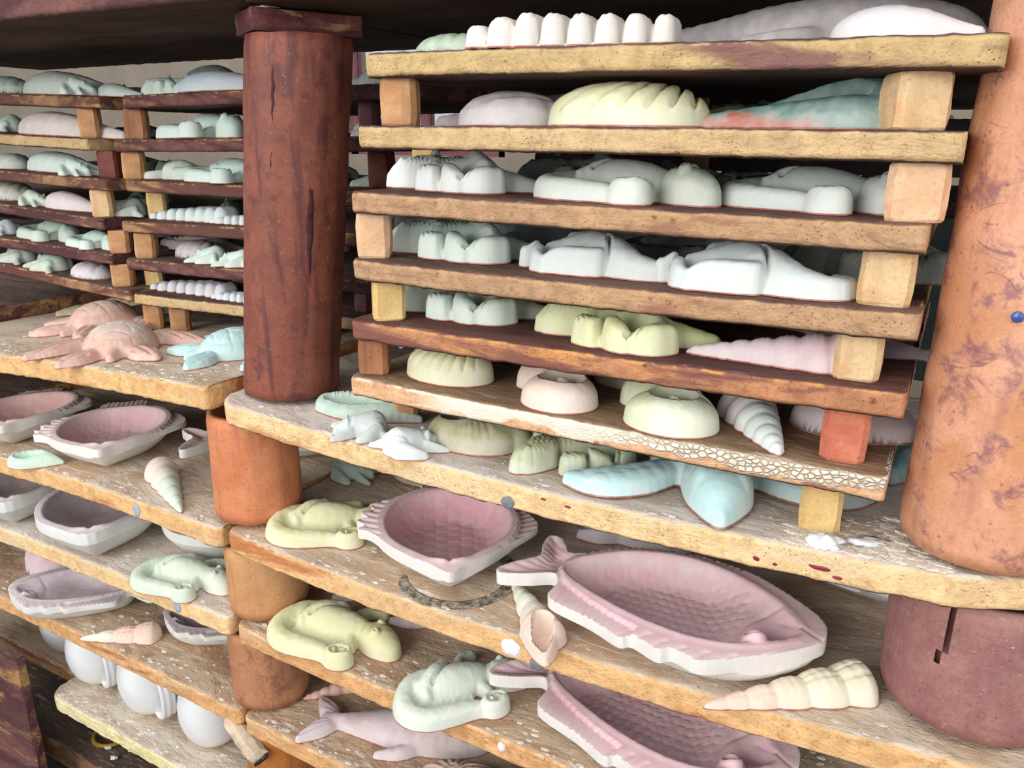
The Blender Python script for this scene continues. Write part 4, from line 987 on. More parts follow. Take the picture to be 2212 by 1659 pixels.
# --- B1
P(lumpy, 1226, .022, 'B1', 3, 1.0, (222, 210, 202), 'white-pink ridge-backed lizard with eight lobes on the topmost batt', 'ridge-backed lizards', n=8, L=.176, h0=.029, h1=.021, r0=.018, r1=.014, seed=31, step=.0019, pw=2.8)
P(scallop, 985, .06, 'B1', 0, .8, (168, 190, 162), 'green ribbed shell peeking out behind the ridge-backed lizard', 'scallop shells', seed=32, b=.03, h=.025)
P(whale, 1700, .14, 'B1', 4, .84, (178, 170, 172), 'large grey-mauve whale on the topmost batt', GW, L=.36, r=.05, h=.056, fluke=False, seed=33, side=.1)
P(whale, 1960, .05, 'B1', 172, .72, (226, 218, 220), 'white smooth dome-like dolphin at the right end of the topmost batt', GW, L=.13, r=.038, h=.034, fluke=False, fin=False, seed=34)
# --- B2
P(nautilus, 1100, .07, 'B2', 0, 1.0, (202, 188, 190), 'mauve smooth shell on the second batt', GN, cr=0, lobe=(.05, .012), rad=(.056, .04), h=.031, ribs=.003, nr=5, seed=35, fan=(.05, .0), ribarc=(1., 5.2))
P(whale, 1180, .17, 'B2', 4, 1.05, (176, 162, 168), 'dull mauve whale behind the mauve shell on the second batt', GW, L=.26, r=.034, h=.034, fluke=False, fin=False, seed=36, side=.1)
P(nautilus, 1354, .056, 'B2', 0, 1.10, (222, 220, 172), 'pale yellow ribbed shell in the middle of the second batt', GN, cr=0, lobe=None, rad=(.070, .046), h=.034, ribs=.0075, nr=30, ribarc=(2.7, 6.2), fan=(.012, .075), seed=37, step=.0017)
P(cupshell, 1535, .13, 'B2', 0, 1.1, (150, 152, 118), 'dull olive shell behind the yellow ribbed shell', 'shells on the second batt', seed=38)
P(swirl, 1730, .062, 'B2', 0, .93, (112, 152, 146), 'teal swirled shell with a pink underside left of the pale spacer', 'shells on the second batt', seed=39, color2=(192, 108, 90))
# --- B3
P(iguana, 978, .078, 'B3', -6, .90, (204, 212, 200), 'grey-white lizard with shaggy scaled head at the left end of the third batt', G3, seed=41, step=.0017, color2=(236, 240, 238))
P(lizard, 1330, .066, 'B3', -4, .98, (206, 214, 204), 'grey-white reclining chameleon in the middle of the third batt', G3, seed=42, step=.0017, color2=(188, 200, 180))
P(lizard, 1742, .085, 'B3', -10, .92, (212, 222, 216), 'white reclining chameleon behind the right spacer of the third batt', G3, seed=43, step=.0017)
# --- B4
P(iguana, 985, .075, 'B4', -4, .93, (166, 198, 178), 'mint green lizard beside the left spacer of the fourth batt', G3, seed=44, step=.0017, color2=(206, 226, 214))
P(croucher, 1280, .062, 'B4', -2, .88, (206, 216, 214), 'white crouching lizard in the middle of the fourth batt', G3, seed=45, step=.0017)
P(croucher, 1606, .044, 'B4', -4, .90, (212, 222, 220), 'white crouching lizard nearest the right spacer of the fourth batt', G3, seed=46, step=.0017)
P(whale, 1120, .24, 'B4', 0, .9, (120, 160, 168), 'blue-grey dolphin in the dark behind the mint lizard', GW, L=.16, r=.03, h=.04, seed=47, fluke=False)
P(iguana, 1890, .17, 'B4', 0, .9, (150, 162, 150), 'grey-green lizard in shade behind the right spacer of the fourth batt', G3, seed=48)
# --- B5
P(iguana, 1000, .078, 'B5', -2, .93, (204, 206, 150), 'yellow-green lizard with mint forefoot at the left of the fifth batt', G3, seed=51, step=.0017, color2=(206, 226, 212))
P(iguana, 1325, .048, 'B5', -12, .93, (220, 224, 160), 'yellow lizard with shaggy scaled head in the middle of the fifth batt', G3, seed=52, step=.0017, color2=(218, 220, 162), side=.25)
P(spiral_shell, 1660, .048, 'B5', 3, 1, .150, .029, (222, 188, 196), 'pink spiral shell lying at the right of the fifth batt, tip to the left', GS, color2=(226, 204, 208), N=9, seed=53, step=.0016, hf=.98, knob=.16)
P(whale, 1880, .12, 'B5', 180, .8, (180, 158, 168), 'mauve dolphin behind the right spacer of the fifth batt', GW, L=.14, r=.022, h=.022, seed=54)
# --- B6
P(nautilus, 972, .060, 'B6', 0, .90, (218, 214, 164), 'pale yellow fluted nautilus at the left of the lowest batt', GN, lobe=None, rad=(.060, .042), h=.042, crater=(.006, .016), cr=.022, ribs=.0065, nr=22, ribarc=(2.7, 6.1), seed=55, step=.0016)
P(nautilus, 1208, .040, 'B6', 0, .82, (234, 206, 188), 'peach nautilus with a round hollow on the lowest batt', GN, lobe=(-.062, .046), rad=(.050, .044), crater=(0, .006), cr=.030, ribs=.0012, nr=20, seed=56, step=.0016, color2=(238, 216, 200), h=.037)
P(nautilus, 1448, .036, 'B6', -4, .86, (216, 222, 176), 'yellow-green nautilus with finger-like ribs on the lowest batt', GN, lobe=(-.062, .050), rad=(.054, .044), crater=(.000, .006), cr=.026, ribs=.0065, nr=20, ribarc=(.5, 2.6), seed=57, step=.0016, color2=(226, 230, 204), h=.037)
P(spiral_shell, 1640, .058, 'B6', 118, 1, .125, .034, (222, 206, 204), 'white and pink spiral shell pointing forward on the lowest batt', GS, color2=(216, 226, 220), N=8, seed=58, step=.0015, hf=.85)
P(scallop, 1840, .11, 'B6', 0, .95, (206, 186, 188), 'mauve rounded shell behind the coral red spacer', 'scallop shells', seed=59, n=3, depth=.001)
P(scallop, 1160, .20, 'B6', 0, 1.3, (178, 146, 160), 'dusky mauve ribbed shell in shade behind the peach nautilus', 'scallop shells', seed=60, depth=.002)
P(whale, 950, .20, 'B6', 60, .8, (186, 214, 214), 'pale blue dolphin tail behind the fluted nautilus', GW, L=.14, r=.026, h=.03, seed=61)
P(nautilus, 1370, .15, 'B6', 0, .9, (196, 190, 170), 'beige shell in shade behind the yellow-green nautilus', GN, seed=62, cr=0)

# --- left bay, turtle shelf P0
A(turtle, -.552, .088, 'P0', 44, 1.0, TURT, 'front pink-brown turtle on the left shelf, tail towards the edge', GT, color2=(214, 190, 176), seed=71, step=.0018, sweep=-.01, flen=1.05, hgt=1.1)
A(turtle, -.765, .206, 'P0', 2, 1.02, TURT, 'larger pink-brown turtle behind the front one, at the left edge', GT, color2=(208, 176, 160), seed=72, step=.0022, sweep=-.02, hgt=1.15)
A(turtle, -.366, .152, 'P0', -28, .92, BLUE, 'pale blue turtle half hidden by the red post', GT, seed=73, step=.002, sweep=-.015, side=.1, color2=(196, 226, 224))
A(turtle, -.40, .34, 'P0', 30, .82, (214, 176, 152), 'peach turtle behind the blue turtle', GT, seed=74, color2=(200, 184, 150))
A(whale, -.88, .36, 'P0', 10, 1.1, (172, 164, 118), 'olive whale in the shade at the back of the turtle shelf', GW, L=.24, r=.045, h=.04, seed=75)
A(whale, -.62, .46, 'P0', 4, .9, (196, 188, 196), 'pale lilac dolphin in the shade behind the pink-brown turtles', GW, L=.24, r=.03, h=.04, seed=76, fluke=False)
# --- P1
A(round_dish, -.650, .120, 'P1', -44, 1.0, PINK, 'pink round fish dish with white outside on the left shelf', GR_, seed=81, step=.0024)
A(round_dish, -.905, .115, 'P1', -44, 1.0, (224, 178, 172), 'pink round fish dish cut by the left edge of the picture', GR_, seed=82, step=.003)
A(cupshell, -.700, .008, 'P1', 32, .95, (190, 218, 198), 'small mint open shell in front of the pink round dish', 'shells on the left shelf', L=.09, r=.022, h=.026, seed=83, step=.0016)
A(spiral_shell, -.420, .045, 'P1', 152, 1, .165, .028, (232, 212, 196), 'mint and peach spiral shell left of the orange pillar, tip forward', GS, color2=(206, 220, 200), N=7, seed=84, step=.0016, hf=.95)
A(fish_dish, -.405, .264, 'P1', 58, .90, (228, 194, 190), 'pale pink fish-shaped dish behind the orange pillar, tail to the left', GD, seed=85, step=.003, hr=.044)
# --- P2
A(round_dish, -.655, .085, 'P2', -44, 1.08, (200, 180, 182), 'mauve bowl with a pinched spout facing forward, middle one', GB, seed=86, step=.0026, plain=True, hr=.058, edge=(238, 230, 236))
A(round_dish, -.440, .150, 'P2', 196, .88, (190, 170, 172), 'mauve bowl with its pointed end to the left, right of the middle bowl', GB, seed=87, step=.0026, plain=True, hr=.064, edge=(238, 230, 232))
A(round_dish, -.900, .085, 'P2', -40, 1.05, (188, 170, 170), 'mauve bowl cut by the left edge of the picture', GB, seed=88, step=.003, plain=True, hr=.055, edge=(230, 222, 220))
A(lizard, -.400, .026, 'P2', 20, .86, (204, 218, 196), 'pale mint chameleon left of the apricot pillar', GC_, seed=89, step=.0018, color2=(216, 224, 204), side=.3)
# --- P3
A(fish_dish, -.715, .062, 'P3', 206, .76, (206, 188, 194), 'mauve boat-like fish dish above the glazed mugs', GD, seed=91, step=.0028, scales=False, hr=.056, mirror=True)
A(scallop, -.905, .13, 'P3', -20, 1.4, (218, 184, 194), 'pink ribbed shell at the left edge above the mugs', 'scallop shells', seed=92, h=.045, n=6)
A(spiral_shell, -.572, .026, 'P3', 34, .88, .15, .028, (232, 196, 176), 'peach and mint pointed shell between two mauve dishes', GS, color2=(220, 228, 206), N=5, seed=93, step=.0018, aperture=False, ax=0, beads=True)
A(fish_dish, -.432, .122, 'P3', 196, .60, (200, 180, 186), 'small mauve fish dish left of the brown blotched pillar', GD, seed=94, step=.003, scales=False, hr=.064, mirror=True)

# --- set-back stacks
P(iguana, 378, .245, 'C1', 0, .72, MINT, 'mint figurine on the topmost batt left of the red post', 'figurines on the set-back stack', seed=101)
P(whale, 500, .235, 'C1', 180, 1.1, (226, 228, 236), 'white fish with a blue-grey stripe beside the red post', GW, L=.18, r=.03, h=.026, fluke=False, fin=False, seed=102, color2=(196, 212, 222))
P(whale, 440, .36, 'C1', 30, 1.0, (150, 166, 152), 'grey-green domed figurine behind the mint one on the topmost batt', GW, L=.12, r=.04, h=.055, fluke=False, fin=False, seed=103)
P(lizard, 432, .25, 'C2', -4, 1.0, (204, 228, 216), 'mint seal-like lizard on the second batt left of the red post', 'figurines on the set-back stack', seed=104, step=.0022)
P(lizard, 412, .29, 'C3', 176, .8, (186, 204, 188), 'grey-mint lizard, left one on the third batt by the red post', 'figurines on the set-back stack', seed=105)
P(lizard, 490, .245, 'C3', 0, .92, (206, 230, 222), 'pale mint lizard, front one on the third batt by the red post', 'figurines on the set-back stack', seed=106, step=.0022)
P(lumpy, 410, .245, 'C4', -4, .95, (214, 230, 230), 'white-blue wavy-edged lizard on the fourth batt left of the red post', 'ridge-backed lizards', n=8, L=.19, h0=.014, h1=.024, r0=.014, r1=.02, seed=107, pw=2.2, kk=.006, notch=False)
P(lumpy, 505, .225, 'C4', -8, .6, (216, 234, 230), 'small pale wavy lizard beside the red post on the fourth batt', 'ridge-backed lizards', n=6, L=.16, h0=.018, h1=.022, pw=2.2, kk=.006, seed=108)
P(cupshell, 440, .34, 'C5', 0, 1.1, (196, 186, 184), 'flat mauve dish behind the little frogs', 'shells on the set-back stack', seed=109, L=.2)
P(scallop, 432, .275, 'C5', 0, .8, (206, 194, 196), 'mauve ribbed shell behind the little mint frogs', 'scallop shells', seed=110)
P(frog, 455, .235, 'C5', 10, 1.15, (206, 230, 214), 'mint frog on the fifth batt, left of its twin by the red post', GF, seed=111)
P(frog, 512, .225, 'C5', 20, 1.1, (214, 234, 220), 'mint frog on the fifth batt, touching the red post', GF, seed=112)
P(lumpy, 410, .245, 'C6', -3, .95, (224, 220, 230), 'lilac-white wavy lizard on the lowest batt left of the red post', 'ridge-backed lizards', n=8, L=.19, h0=.014, h1=.022, r0=.014, r1=.018, seed=113, pw=2.2, kk=.006, notch=False)
P(lumpy, 502, .225, 'C6', -8, .6, (220, 228, 232), 'small white wavy lizard in front on the lowest batt by the red post', 'ridge-backed lizards', n=6, L=.14, h0=.016, h1=.022, pw=2.2, kk=.006, seed=114)
P(whale, 165, .268, 'A1', 178, 1.2, (186, 186, 178), 'grey whale on the topmost batt of the far left stack', GW, L=.22, r=.034, h=.032, fluke=False, fin=False, seed=115, color2=(200, 210, 204))
P(frog, 178, .216, 'A1', 180, 1.25, (200, 222, 212), 'mint frog in front of the grey whale, far left stack', GF, seed=116)
P(whale, 262, .235, 'A1', 175, .75, (176, 192, 184), 'grey-mint fish tail at the right end of the far left top batt', GW, L=.15, r=.026, h=.026, fluke=False, fin=False, seed=117)
P(scallop, 20, .26, 'A1', 0, .9, (176, 200, 188), 'grey-mint shell at the left edge on the far left top batt', 'scallop shells', seed=118)
P(whale, 160, .25, 'A2', 178, 1.25, (200, 186, 182), 'mauve whale on the second batt of the far left stack', GW, L=.23, r=.032, h=.030, fluke=False, fin=False, seed=119)
P(frog, 20, .30, 'A2', 0, 1.4, (184, 208, 196), 'mint frog at the left edge behind the mauve whale', GF, seed=120)
P(whale, 150, .26, 'A3', 178, 1.1, (196, 214, 206), 'pale grey-mint whale on the third batt of the far left stack', GW, L=.2, r=.03, h=.030, fluke=False, fin=False, seed=121)
P(frog, 170, .225, 'A3', 180, 1.2, (204, 226, 214), 'mint frog on the third batt of the far left stack', GF, seed=122)
P(nautilus, 25, .25, 'A3', 0, .75, (180, 190, 180), 'grey shell at the left edge, third batt of the far left stack', GN, seed=123, cr=0)
P(whale, 165, .245, 'A4', 185, .85, (220, 204, 204), 'pale mauve fish with an eye ring on the fourth batt, far left', GW, L=.16, r=.028, h=.034, fluke=False, fin=False, seed=124)
P(frog, 80, .235, 'A4', 180, 1.15, (196, 212, 196), 'grey-green frog on the fourth batt of the far left stack', GF, seed=125)
P(scallop, 25, .26, 'A4', 0, .95, (184, 186, 172), 'grey ribbed shell at the left edge, fourth batt', 'scallop shells', seed=126)
P(frog, 274, .27, 'A4', 30, 1.3, (176, 196, 190), 'grey-blue curled figure right of the cream spacer', GF, seed=127)
P(lizard, 105, .25, 'A5', 0, .85, (184, 206, 190), 'grey-mint ring-tailed lizard, left one on the fifth batt at far left', 'figurines on the far left stack', seed=128)
P(lizard, 200, .235, 'A5', 0, .68, (204, 230, 218), 'bright mint ring-tailed lizard beside the orange spacer', 'figurines on the far left stack', seed=129)
P(frog, 10, .24, 'A5', 0, 1.2, (176, 194, 196), 'grey-blue frog at the left edge of the fifth batt', GF, seed=130)
P(frog, 46, .245, 'A6', 0, 1.45, (164, 182, 164), 'grey-green frog, left one on the lowest batt at far left', GF, seed=131)
P(frog, 112, .235, 'A6', 0, 1.45, (176, 196, 176), 'grey-green frog, right one on the lowest batt at far left', GF, seed=132)
P(scallop, 200, .24, 'A6', 0, .75, (212, 200, 208), 'mauve fluted shell on the lowest batt of the far left stack', 'scallop shells', seed=133, depth=.004, n=6)

# --- rear rows in the shade
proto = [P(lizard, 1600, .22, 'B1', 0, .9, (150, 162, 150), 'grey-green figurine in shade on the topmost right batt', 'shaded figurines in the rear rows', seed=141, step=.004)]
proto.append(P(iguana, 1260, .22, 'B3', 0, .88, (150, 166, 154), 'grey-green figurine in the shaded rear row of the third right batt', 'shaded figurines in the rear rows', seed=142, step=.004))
ordn = {'B2': 'second', 'B3': 'third', 'B4': 'fourth', 'B5': 'fifth', 'B6': 'lowest'}
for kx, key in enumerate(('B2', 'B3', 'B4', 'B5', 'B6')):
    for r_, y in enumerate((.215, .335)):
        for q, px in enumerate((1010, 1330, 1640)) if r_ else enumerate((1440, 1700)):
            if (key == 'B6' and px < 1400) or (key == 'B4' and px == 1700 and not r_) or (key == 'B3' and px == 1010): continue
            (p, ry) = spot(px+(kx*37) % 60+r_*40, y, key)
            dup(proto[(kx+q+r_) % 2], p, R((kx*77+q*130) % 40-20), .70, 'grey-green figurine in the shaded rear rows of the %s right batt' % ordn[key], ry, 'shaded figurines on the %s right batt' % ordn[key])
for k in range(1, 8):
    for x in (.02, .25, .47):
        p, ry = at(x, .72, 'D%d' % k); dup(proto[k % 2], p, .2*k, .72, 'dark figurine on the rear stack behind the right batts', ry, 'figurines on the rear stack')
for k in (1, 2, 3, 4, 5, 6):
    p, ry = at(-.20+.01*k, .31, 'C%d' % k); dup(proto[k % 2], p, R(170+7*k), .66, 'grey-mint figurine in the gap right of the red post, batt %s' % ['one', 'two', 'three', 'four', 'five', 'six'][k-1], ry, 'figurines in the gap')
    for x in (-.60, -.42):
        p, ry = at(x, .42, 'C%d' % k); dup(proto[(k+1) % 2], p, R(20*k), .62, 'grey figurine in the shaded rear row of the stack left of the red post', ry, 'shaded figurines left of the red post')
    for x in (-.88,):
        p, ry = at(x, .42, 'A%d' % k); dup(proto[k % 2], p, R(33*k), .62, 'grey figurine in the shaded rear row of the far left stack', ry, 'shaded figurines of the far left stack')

# ------------------------------------------------------------------ glazed mugs
def glaze_material():
    t = NT('pale_blue_grey_glaze'); v = t.mapping(); n = t.noise(v, 30, 4)
    c = t.mix(t.ramp(n, .35, .7), rgba((232, 234, 236)), rgba((240, 240, 240)))
    t.b.inputs['Coat Weight'].default_value = .6; t.b.inputs['Coat Roughness'].default_value = .08
    return t.done(c, .28, t.bump(n, .0006, .4), .5)
GLZ = glaze_material()
def mug(x, y, key, label, ang, h=.132, r=.056):
    p, ry = at(x, y, key); root = empty('mug', p, R(ang)); LANDED.append((root, key)); tag(root, label, 'mug', 'glazed grey-blue mugs on the lowest left shelf')
    prof = [(.0, 0), (.020, 0), (.026, .002), (.036, .010), (.046, .024), (.053, .042), (.056, .062), (.0555, .080), (.052, .098), (.046, .110), (.043, .118), (.043, .130), (.040, .132), (.038, .130), (.038, .116), (.044, .100), (.050, .070), (.046, .036), (.03, .012), (0, .008)]
    n = 56; V = []; Fs = []
    for a, z in prof:
        for k in range(n):
            t = 2*PI*k/n; V.append((a*math.cos(t), a*math.sin(t), z*h/.132))
    for i in range(len(prof)-1):
        for k in range(n): Fs.append((i*n+k, i*n+(k+1) % n, (i+1)*n+(k+1) % n, (i+1)*n+k))
    mesh_obj('body', V, Fs, GLZ, root)
    # wide ribbed strap handle
    path = catmull([(.036, .014), (.052, .014), (.070, .026), (.078, .050), (.077, .074), (.066, .094), (.048, .102)], 6); V = []; Fs = []
    cs = [(-.013, 0), (-.012, .0035), (-.0085, .0045), (-.006, .0025), (-.003, .0045), (.003, .0045), (.006, .0025), (.0085, .0045), (.012, .0035), (.013, 0), (.009, -.003), (-.009, -.003)]
    for i, (a, z) in enumerate(path):
        d = path[min(i+1, len(path)-1)]-path[max(i-1, 0)]; d /= np.linalg.norm(d); nx, nz = d[1], -d[0]
        for w_, o_ in cs: V.append((a+nx*o_, w_, z+nz*o_))
    m = len(cs)
    for i in range(len(path)-1):
        for k in range(m): Fs.append((i*m+k, i*m+(k+1) % m, (i+1)*m+(k+1) % m, (i+1)*m+k))
    mesh_obj('handle', V, Fs, GLZ, root)
    return root
mug(-.738, .082, 'P4', 'glazed grey-blue mug behind the upright red slab, leftmost with its body in view', -18)
mug(-.582, .078, 'P4', 'middle glazed grey-blue mug with ribbed strap handle', -18)
mug(-.425, .078, 'P4', 'glazed grey-blue mug nearest the ochre pillar', 20)
mug(-.19, .22, 'R4', 'glazed grey-blue mug right of the ochre pillar at the bottom edge', 40)
shelf3('P5', 'hidden left end shelf behind the upright red slab', [-1.3, -1.05, -.80], [-.727, -.727, -.727], -1.3, -.80, .030, S_ORANGE3, .012, .012, None, 61, y0=.06)
mug(-.875, .115, 'P5', 'glazed grey-blue mug whose handle shows at the far left', -30)

# ------------------------------------------------------------------ small marks, drops, crumbs
FIB = plain_material('white_fibre', (246, 246, 246), (226, 228, 232), 120, .95, .002)
def blob(name, label, cat, loc, rx, ry_, rz_, mat, seed=0, parent=None, amp=.35, rot=0):
    import bmesh
    bm = bmesh.new(); bmesh.ops.create_icosphere(bm, subdivisions=3, radius=1)
    for v in bm.verts:
        n = 1+amp*float(vnoise(v.co.x+v.co.z, v.co.y-v.co.z, seed, 3)); v.co = Vector((v.co.x*rx*n, v.co.y*ry_*n, v.co.z*rz_*n))
    me = bpy.data.meshes.new(name); bm.to_mesh(me); bm.free(); me.materials.append(mat)
    for p in me.polygons: p.use_smooth = True
    o = bpy.data.objects.new(name, me); COL.objects.link(o); o.location = loc; o.rotation_euler = (0, 0, rot)
    if parent: o.parent = parent
    else: tag(o, label, cat)
    return o
def on(key, x, y, dz=0): return (x, y, zon(key, x)+dz)
blob('fibre_tuft', 'tuft of white kiln wool at the front edge beside the pale yellow spacer', 'kiln wool', on('S', .500, .014, .003), .013, .010, .006, FIB, 3, amp=.5)
blob('fibre_tuft', 'flat smear of white kiln wool between the yellow spacer and the orange post', 'kiln wool', on('S', .533, .034, .0012), .018, .007, .002, FIB, 5, amp=.5, rot=.4)
blob('fibre_tuft', 'tuft of white kiln wool on top of the maroon cap block', 'kiln wool', (-.160, .058, .4055), .012, .008, .0015, FIB, 6, amp=.5)
SHARD = plain_material('cream_shard', (214, 196, 170), (196, 176, 150), 60, .9, .002)
DKS = plain_material('grey_broken_core', (84, 80, 80), (60, 56, 58), 80, .95, .002)
sh = slab('broken_prop', 'cream and grey broken half-round prop sticking out under the ochre shelf end', 'kiln prop', (.085, .028, .020), (-.262, .004, -.600), (R(10), R(30), R(-8)), SHARD, 9, .006, .002)
e_ = slab('broken_end', None, None, (.003, .022, .016), (.043, 0, 0), (0, 0, 0), DKS, 10, .003, .001); e_.parent = sh
GREY = plain_material('grey_glaze_drop', (132, 136, 138), (112, 116, 120), 200, .5, .0008, .5)
BLU = plain_material('blue_glaze_drop', (72, 92, 156), (60, 80, 144), 200, .15, 0, .6)
LBL = plain_material('pale_blue_glaze_drop', (160, 174, 196), (170, 182, 200), 200, .2, 0, .5)
WDR = plain_material('white_drop', (240, 240, 244), (228, 228, 232), 200, .4, 0, .5)
def drop(key, x, dz, rx, rz_, mat, label, seed=1, out=.0012):
    bo = BOARD[key][2]; w_ = np.array([x, -.0002, zon(key, x)-dz]); o = blob('glaze_drop', None, None, tuple(w_-np.array(bo.location)), rx, out, rz_, mat, seed, bo, .12); o['label'] = label; return o
drop('S', .190, .022, .008, .007, GREY, 'round grey glaze drop in the slot')
drop('P1', -.440, .017, .008, .010, LBL, 'pale blue glaze drop')
drop('R1', .196, .016, .012, .011, WDR, 'white glaze patch', 3, .0015)
drop('R1', .228, .026, .009, .007, GREY, 'grey glaze drop', 4)
drop('R2', .185, .012, .005, .007, WDR, 'white glaze drop', 5, .003)
drop('P2', -.375, .016, .007, .009, LBL, 'pale glaze drop', 6)
rp = [o for o in bpy.data.objects if o.get('label', '').startswith('fat orange pipe')][0]
b_ = blob('glaze_drop', None, None, (-.012, -.0655, .205), .0042, .0022, .0042, BLU, 2, rp, .05); b_['label'] = 'shiny blue glaze drop'

# every piece rests on its board: lift it clear of the sagging surface
for root, key in LANDED:
    L_ = Matrix.Translation(root.location) @ root.rotation_euler.to_matrix().to_4x4() @ Matrix.Scale(root.scale[0], 4)
    up_ = -1.; P_ = BOARD[key][3]
    for o in ([root] if root.type == 'MESH' else list(root.children)):
        n_ = len(o.data.vertices); co = np.empty(n_*3); o.data.vertices.foreach_get('co', co); co = co.reshape(-1, 3)
        co = co[co[:, 2] < .012]
        if len(co) == 0: continue
        w_ = co @ np.array(L_.to_3x3()).T + np.array(L_.translation)
        up_ = max(up_, float((np.polyval(P_, w_[:, 0])-w_[:, 2]).max()))
    root.location.z += up_+.0004

# loose flakes of kiln wash on the shelves, kept clear of whatever stands there
BUSY = set()
for root, key in LANDED:
    if key[0] not in 'SRP': continue
    L_ = Matrix.Translation(root.location) @ root.rotation_euler.to_matrix().to_4x4() @ Matrix.Scale(root.scale[0], 4)
    for o in ([root] if root.type == 'MESH' else list(root.children)):
        n_ = len(o.data.vertices); co = np.empty(n_*3); o.data.vertices.foreach_get('co', co); co = co.reshape(-1, 3); co = co[co[:, 2] < .02]
        w_ = co @ np.array(L_.to_3x3()).T + np.array(L_.translation)
        BUSY |= {(key, a, b) for a, b in {(int(x), int(y)) for x, y in np.floor(w_[:, :2]/.006)}}
def busy(key, x, y):
    a, b = math.floor(x/.006), math.floor(y/.006)
    return any((key, a+i, b+j) in BUSY for i in (-1, 0, 1) for j in (-1, 0, 1))
FLK = plain_material('kiln_wash_flakes', (236, 228, 216), (206, 190, 172), 300, .95, .0005)
def flakes(key, n, x0, x1, y0, y1, seed, big=.0042, label=None, pw=2.2):
    rs = random.Random(seed); V = []; Fs = []; bo = BOARD[key][2].location
    for i in range(n):
        x = rs.uniform(x0, x1); y = y0+(y1-y0)*rs.random()**pw; r = .0008+big*rs.random()**3
        if busy(key, x, y): continue
        z = zon(key, x)-bo[2]; k0 = len(V); m = 6
        hs = .0003+.25*r*rs.random()
        for L_, (q, zz) in enumerate(((1, 0), (.7, hs))):
            for k in range(m):
                a = 2*PI*k/m; rr = r*q*rs.uniform(.6, 1.25); V.append((x-bo[0]+rr*math.cos(a)*1.5, y-bo[1]+rr*math.sin(a)*.8, z+zz))
        for k in range(m): Fs.append((k0+k, k0+(k+1) % m, k0+m+(k+1) % m, k0+m+k))
        Fs.append(tuple(range(k0+m, k0+2*m)))
    o = mesh_obj('kiln_wash_flakes', V, Fs, FLK, BOARD[key][2], smooth=False); o['kind'] = 'stuff'
    return o
flakes('S', 420, .47, .60, .006, .10, 1, .0075)
flakes('S', 300, -.2, .58, .004, .16, 2, .003)
for i, key in enumerate(('R1', 'R2', 'R3')): flakes(key, 420, -.22, .58, .004, .22, 3+i, .0038)
for i, key in enumerate(('P0', 'P1', 'P2', 'P3', 'P4')): flakes(key, 420, -.76 if key == 'P4' else -.95, -.29, .004, .24, 8+i, .004)
REDG = plain_material('crimson_glaze_spatter', (150, 46, 60), (120, 34, 52), 400, .4, .0003, .5)
for i, (x, dz, a, b) in enumerate([(.452, .013, .006, .003), (.447, .019, .004, .003), (.500, .016, .009, .0022), (.515, .022, .004, .0016), (.463, .021, .003, .002), (.232, .008, .003, .0014), (.26, .010, .004, .0016)]):
    drop('S', x, dz, a, b, REDG, 'crimson glaze spatter', 30+i, .0007)
# ------------------------------------------------------------------ room
WALLM = plain_material('beige_plaster', (178, 164, 148), (164, 150, 134), 3, .95, .002)
FLOORM = plain_material('dusty_dark_floor', (74, 62, 54), (104, 92, 82), 9, .95, .004)
def quadbox(name, x0, x1, y0, y1, z0, z1, mat, kind='structure', label=None, parent=None):
    V = [(x, y, z) for x in (x0, x1) for y in (y0, y1) for z in (z0, z1)]
    Fs = [(0, 1, 3, 2), (4, 6, 7, 5), (0, 4, 5, 1), (2, 3, 7, 6), (0, 2, 6, 4), (1, 5, 7, 3)]
    o = mesh_obj(name, V, Fs, mat, parent, smooth=False)
    if kind: o['kind'] = kind
    return o
WY = 2.3
wx0, wx1, wz0, wz1 = -1.95, -1.12, .20, 1.3
quadbox('wall_back', -7, wx0, WY, WY+.15, -.95, 2.4, WALLM)
quadbox('wall_back', wx1, 3, WY, WY+.15, -.95, 2.4, WALLM)
quadbox('wall_back', wx0, wx1, WY, WY+.15, -.95, wz0, WALLM)
quadbox('wall_back', wx0, wx1, WY, WY+.15, wz1, 2.4, WALLM)
WF = plain_material('pink_window_frame', (150, 100, 104), (136, 88, 92), 20, .7, .001)
win = empty('window_1', ((wx0+wx1)/2, WY+.02, wz0)); win['kind'] = 'structure'
for nm, a in {'window_frame': [(-.415, -.375, 0, 1.1), (.375, .415, 0, 1.1), (-.02, .02, .03, 1.07), (-.415, .415, 0, .03), (-.415, .415, 1.07, 1.1)]}.items():
    for x0, x1, z0, z1 in a: quadbox(nm, x0, x1, 0, .05, z0, z1, WF, None, None, win)
GLS = bpy.data.materials.new('window_glass'); GLS.use_nodes = True
gb = GLS.node_tree.nodes['Principled BSDF']; gb.inputs['Transmission Weight'].default_value = 1; gb.inputs['Roughness'].default_value = 0; gb.inputs['IOR'].default_value = 1.02
for x0, x1 in ((-.375, -.02), (.02, .375)): quadbox('window_pane', x0, x1, .022, .026, .03, 1.07, GLS, None, None, win)
quadbox('floor', -7, 3, -4, WY, -1.0, -.95, FLOORM)
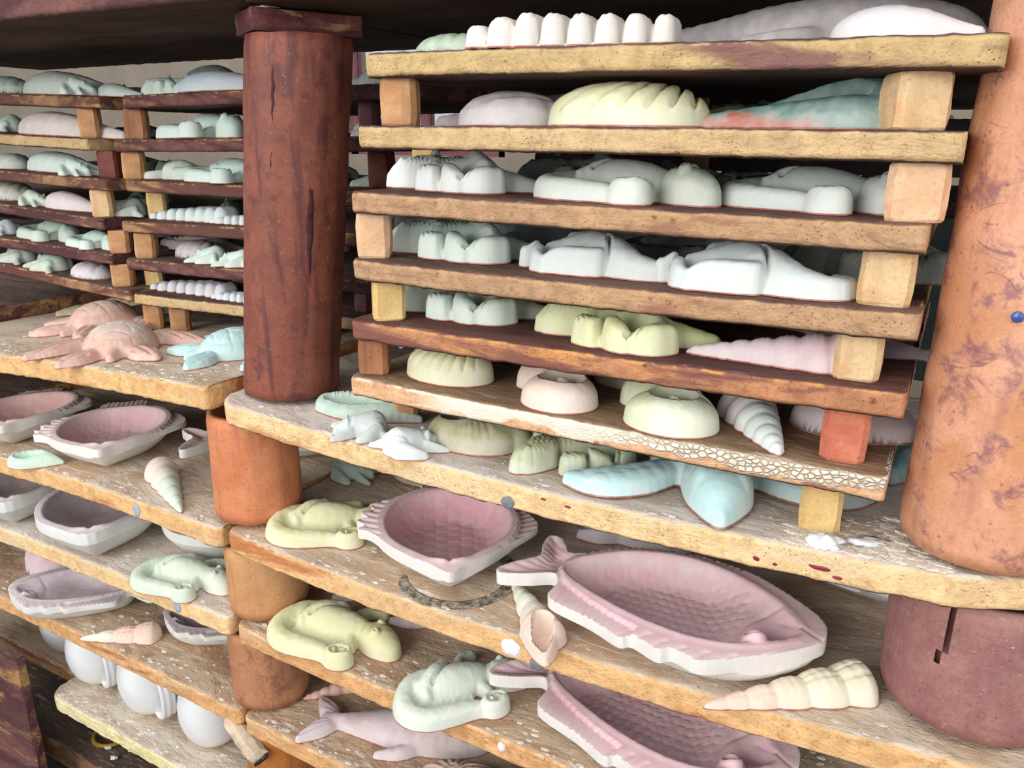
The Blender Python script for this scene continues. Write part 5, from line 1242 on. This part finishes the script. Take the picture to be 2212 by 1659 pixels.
# kiln car deck below the shelves
DECK = shelf_material('car_deck', (140, 104, 76), (96, 64, 52), .4, (96, 78, 66), (76, 62, 54), .4, 17)
d_ = slab('kiln_car_deck', 'dark refractory deck of the kiln car below the lowest shelves', 'kiln car', (2.2, 1.1, .06), (-.28, .58, -.918), (0, 0, 0), DECK, 7, .01, .003, n=(20, 8, 1))
pipe('kiln_pillar', 'hidden pipe pillar carrying the lowest left shelf', -.62, .14, -.887, -.758, .05, M_PIL4, cat='kiln post')
pipe('kiln_pillar', 'hidden pipe pillar carrying the lowest right shelf', .1, .3, -.887, -.759, .05, M_PIL4, cat='kiln post')
RING = plain_material('ochre_ring', (176, 140, 48), (150, 112, 44), 60, .6, .001)
def ring(name, label, cat, loc, Rr, r, mat, rot=(0, 0, 0), a0=0, a1=2*PI):
    V = []; Fs = []; n, m = 36, 8; full = abs(a1-a0-2*PI) < 1e-6
    for i in range(n+(0 if full else 1)):
        a = a0+(a1-a0)*i/n
        for k in range(m):
            b = 2*PI*k/m; V.append(((Rr+r*math.cos(b))*math.cos(a), (Rr+r*math.cos(b))*math.sin(a), r*math.sin(b)))
    q = len(V)//m
    for i in range(n):
        for k in range(m): Fs.append((i*m+k, ((i+1) % q)*m+k, ((i+1) % q)*m+(k+1) % m, i*m+(k+1) % m))
    o = mesh_obj(name, V, Fs, mat); o.location = loc; o.rotation_euler = rot; return tag(o, label, cat)
RST = plain_material('burnt_ring_stain', (88, 78, 68), (182, 168, 150), 110, .95, .001)
rg = ring('glaze_ring_mark', None, None, (0, 0, 0), .070, .009, RST); rg.scale = (1, 1, .05); rg['label'] = 'burnt dark ring mark under the round dish'
rg.parent = BOARD['R1'][2]; b0 = BOARD['R1'][2].location; rg.location = (.075-b0[0], .080-b0[1], zon('R1', .075)-b0[2]+.0002)
ring('ochre_ring', 'ochre stained ring lying in the dark below the pale yellow shelf', 'ring', (-.77, .10, -.884), .035, .004, RING)
for k, (x, y) in enumerate([(-.745, .072), (-.74, .11), (-.70, .09), (-.71, .06)]):
    blob('glaze_crumb', 'white crumb on the dark deck below the pale yellow shelf', 'crumb', (x, y, -.885), .006, .005, .003, FIB, 20+k, amp=.5)['group'] = 'white crumbs on the deck'
# right-hand clutter seen in the slot between batts and post
SL = plain_material('dark_slate', (60, 66, 66), (46, 50, 52), 20, .9, .001)
slab('slate_panel', 'dark blue-grey panel in the slot between the batt stack and the orange post', 'panel', (.40, .03, .235), (.60, .60, .052), (0, 0, 0), SL, 21, .004, .001)
WD = plain_material('grey_weathered_wood', (150, 142, 136), (112, 104, 98), 60, .95, .002)
slab('timber_beam', 'weathered grey timber beam across the slot beside the orange post', 'timber', (.8, .08, .075), (.62, 1.45, -.105), (0, 0, 0), WD, 22, .006, .003)
slab('timber_post', 'stub post under the grey timber beam', 'timber', (.08, .08, .79), (.9, 1.45, -.545), (0, 0, 0), WD, 23, .006, .003)
YC = plain_material('yellow_cable', (190, 172, 50), (176, 158, 44), 60, .5, 0)
V = []; Fs = []
pts = catmull([(-.1, 0, .06), (.1, 0, .02), (.3, 0, -.02), (.5, 0, -.05), (.9, 0, -.09)], 8)
for i, p in enumerate(pts):
    for k in range(8): V.append((p[0], p[1]+.012*math.cos(k*PI/4), p[2]+.012*math.sin(k*PI/4)))
for i in range(len(pts)-1):
    for k in range(8): Fs.append((i*8+k, i*8+(k+1) % 8, (i+1)*8+(k+1) % 8, (i+1)*8+k))
c_ = mesh_obj('cable', V, Fs, YC); c_.location = (.25, WY-.013, .15); tag(c_, 'yellow cable running along the beige wall beside the orange post', 'cable')
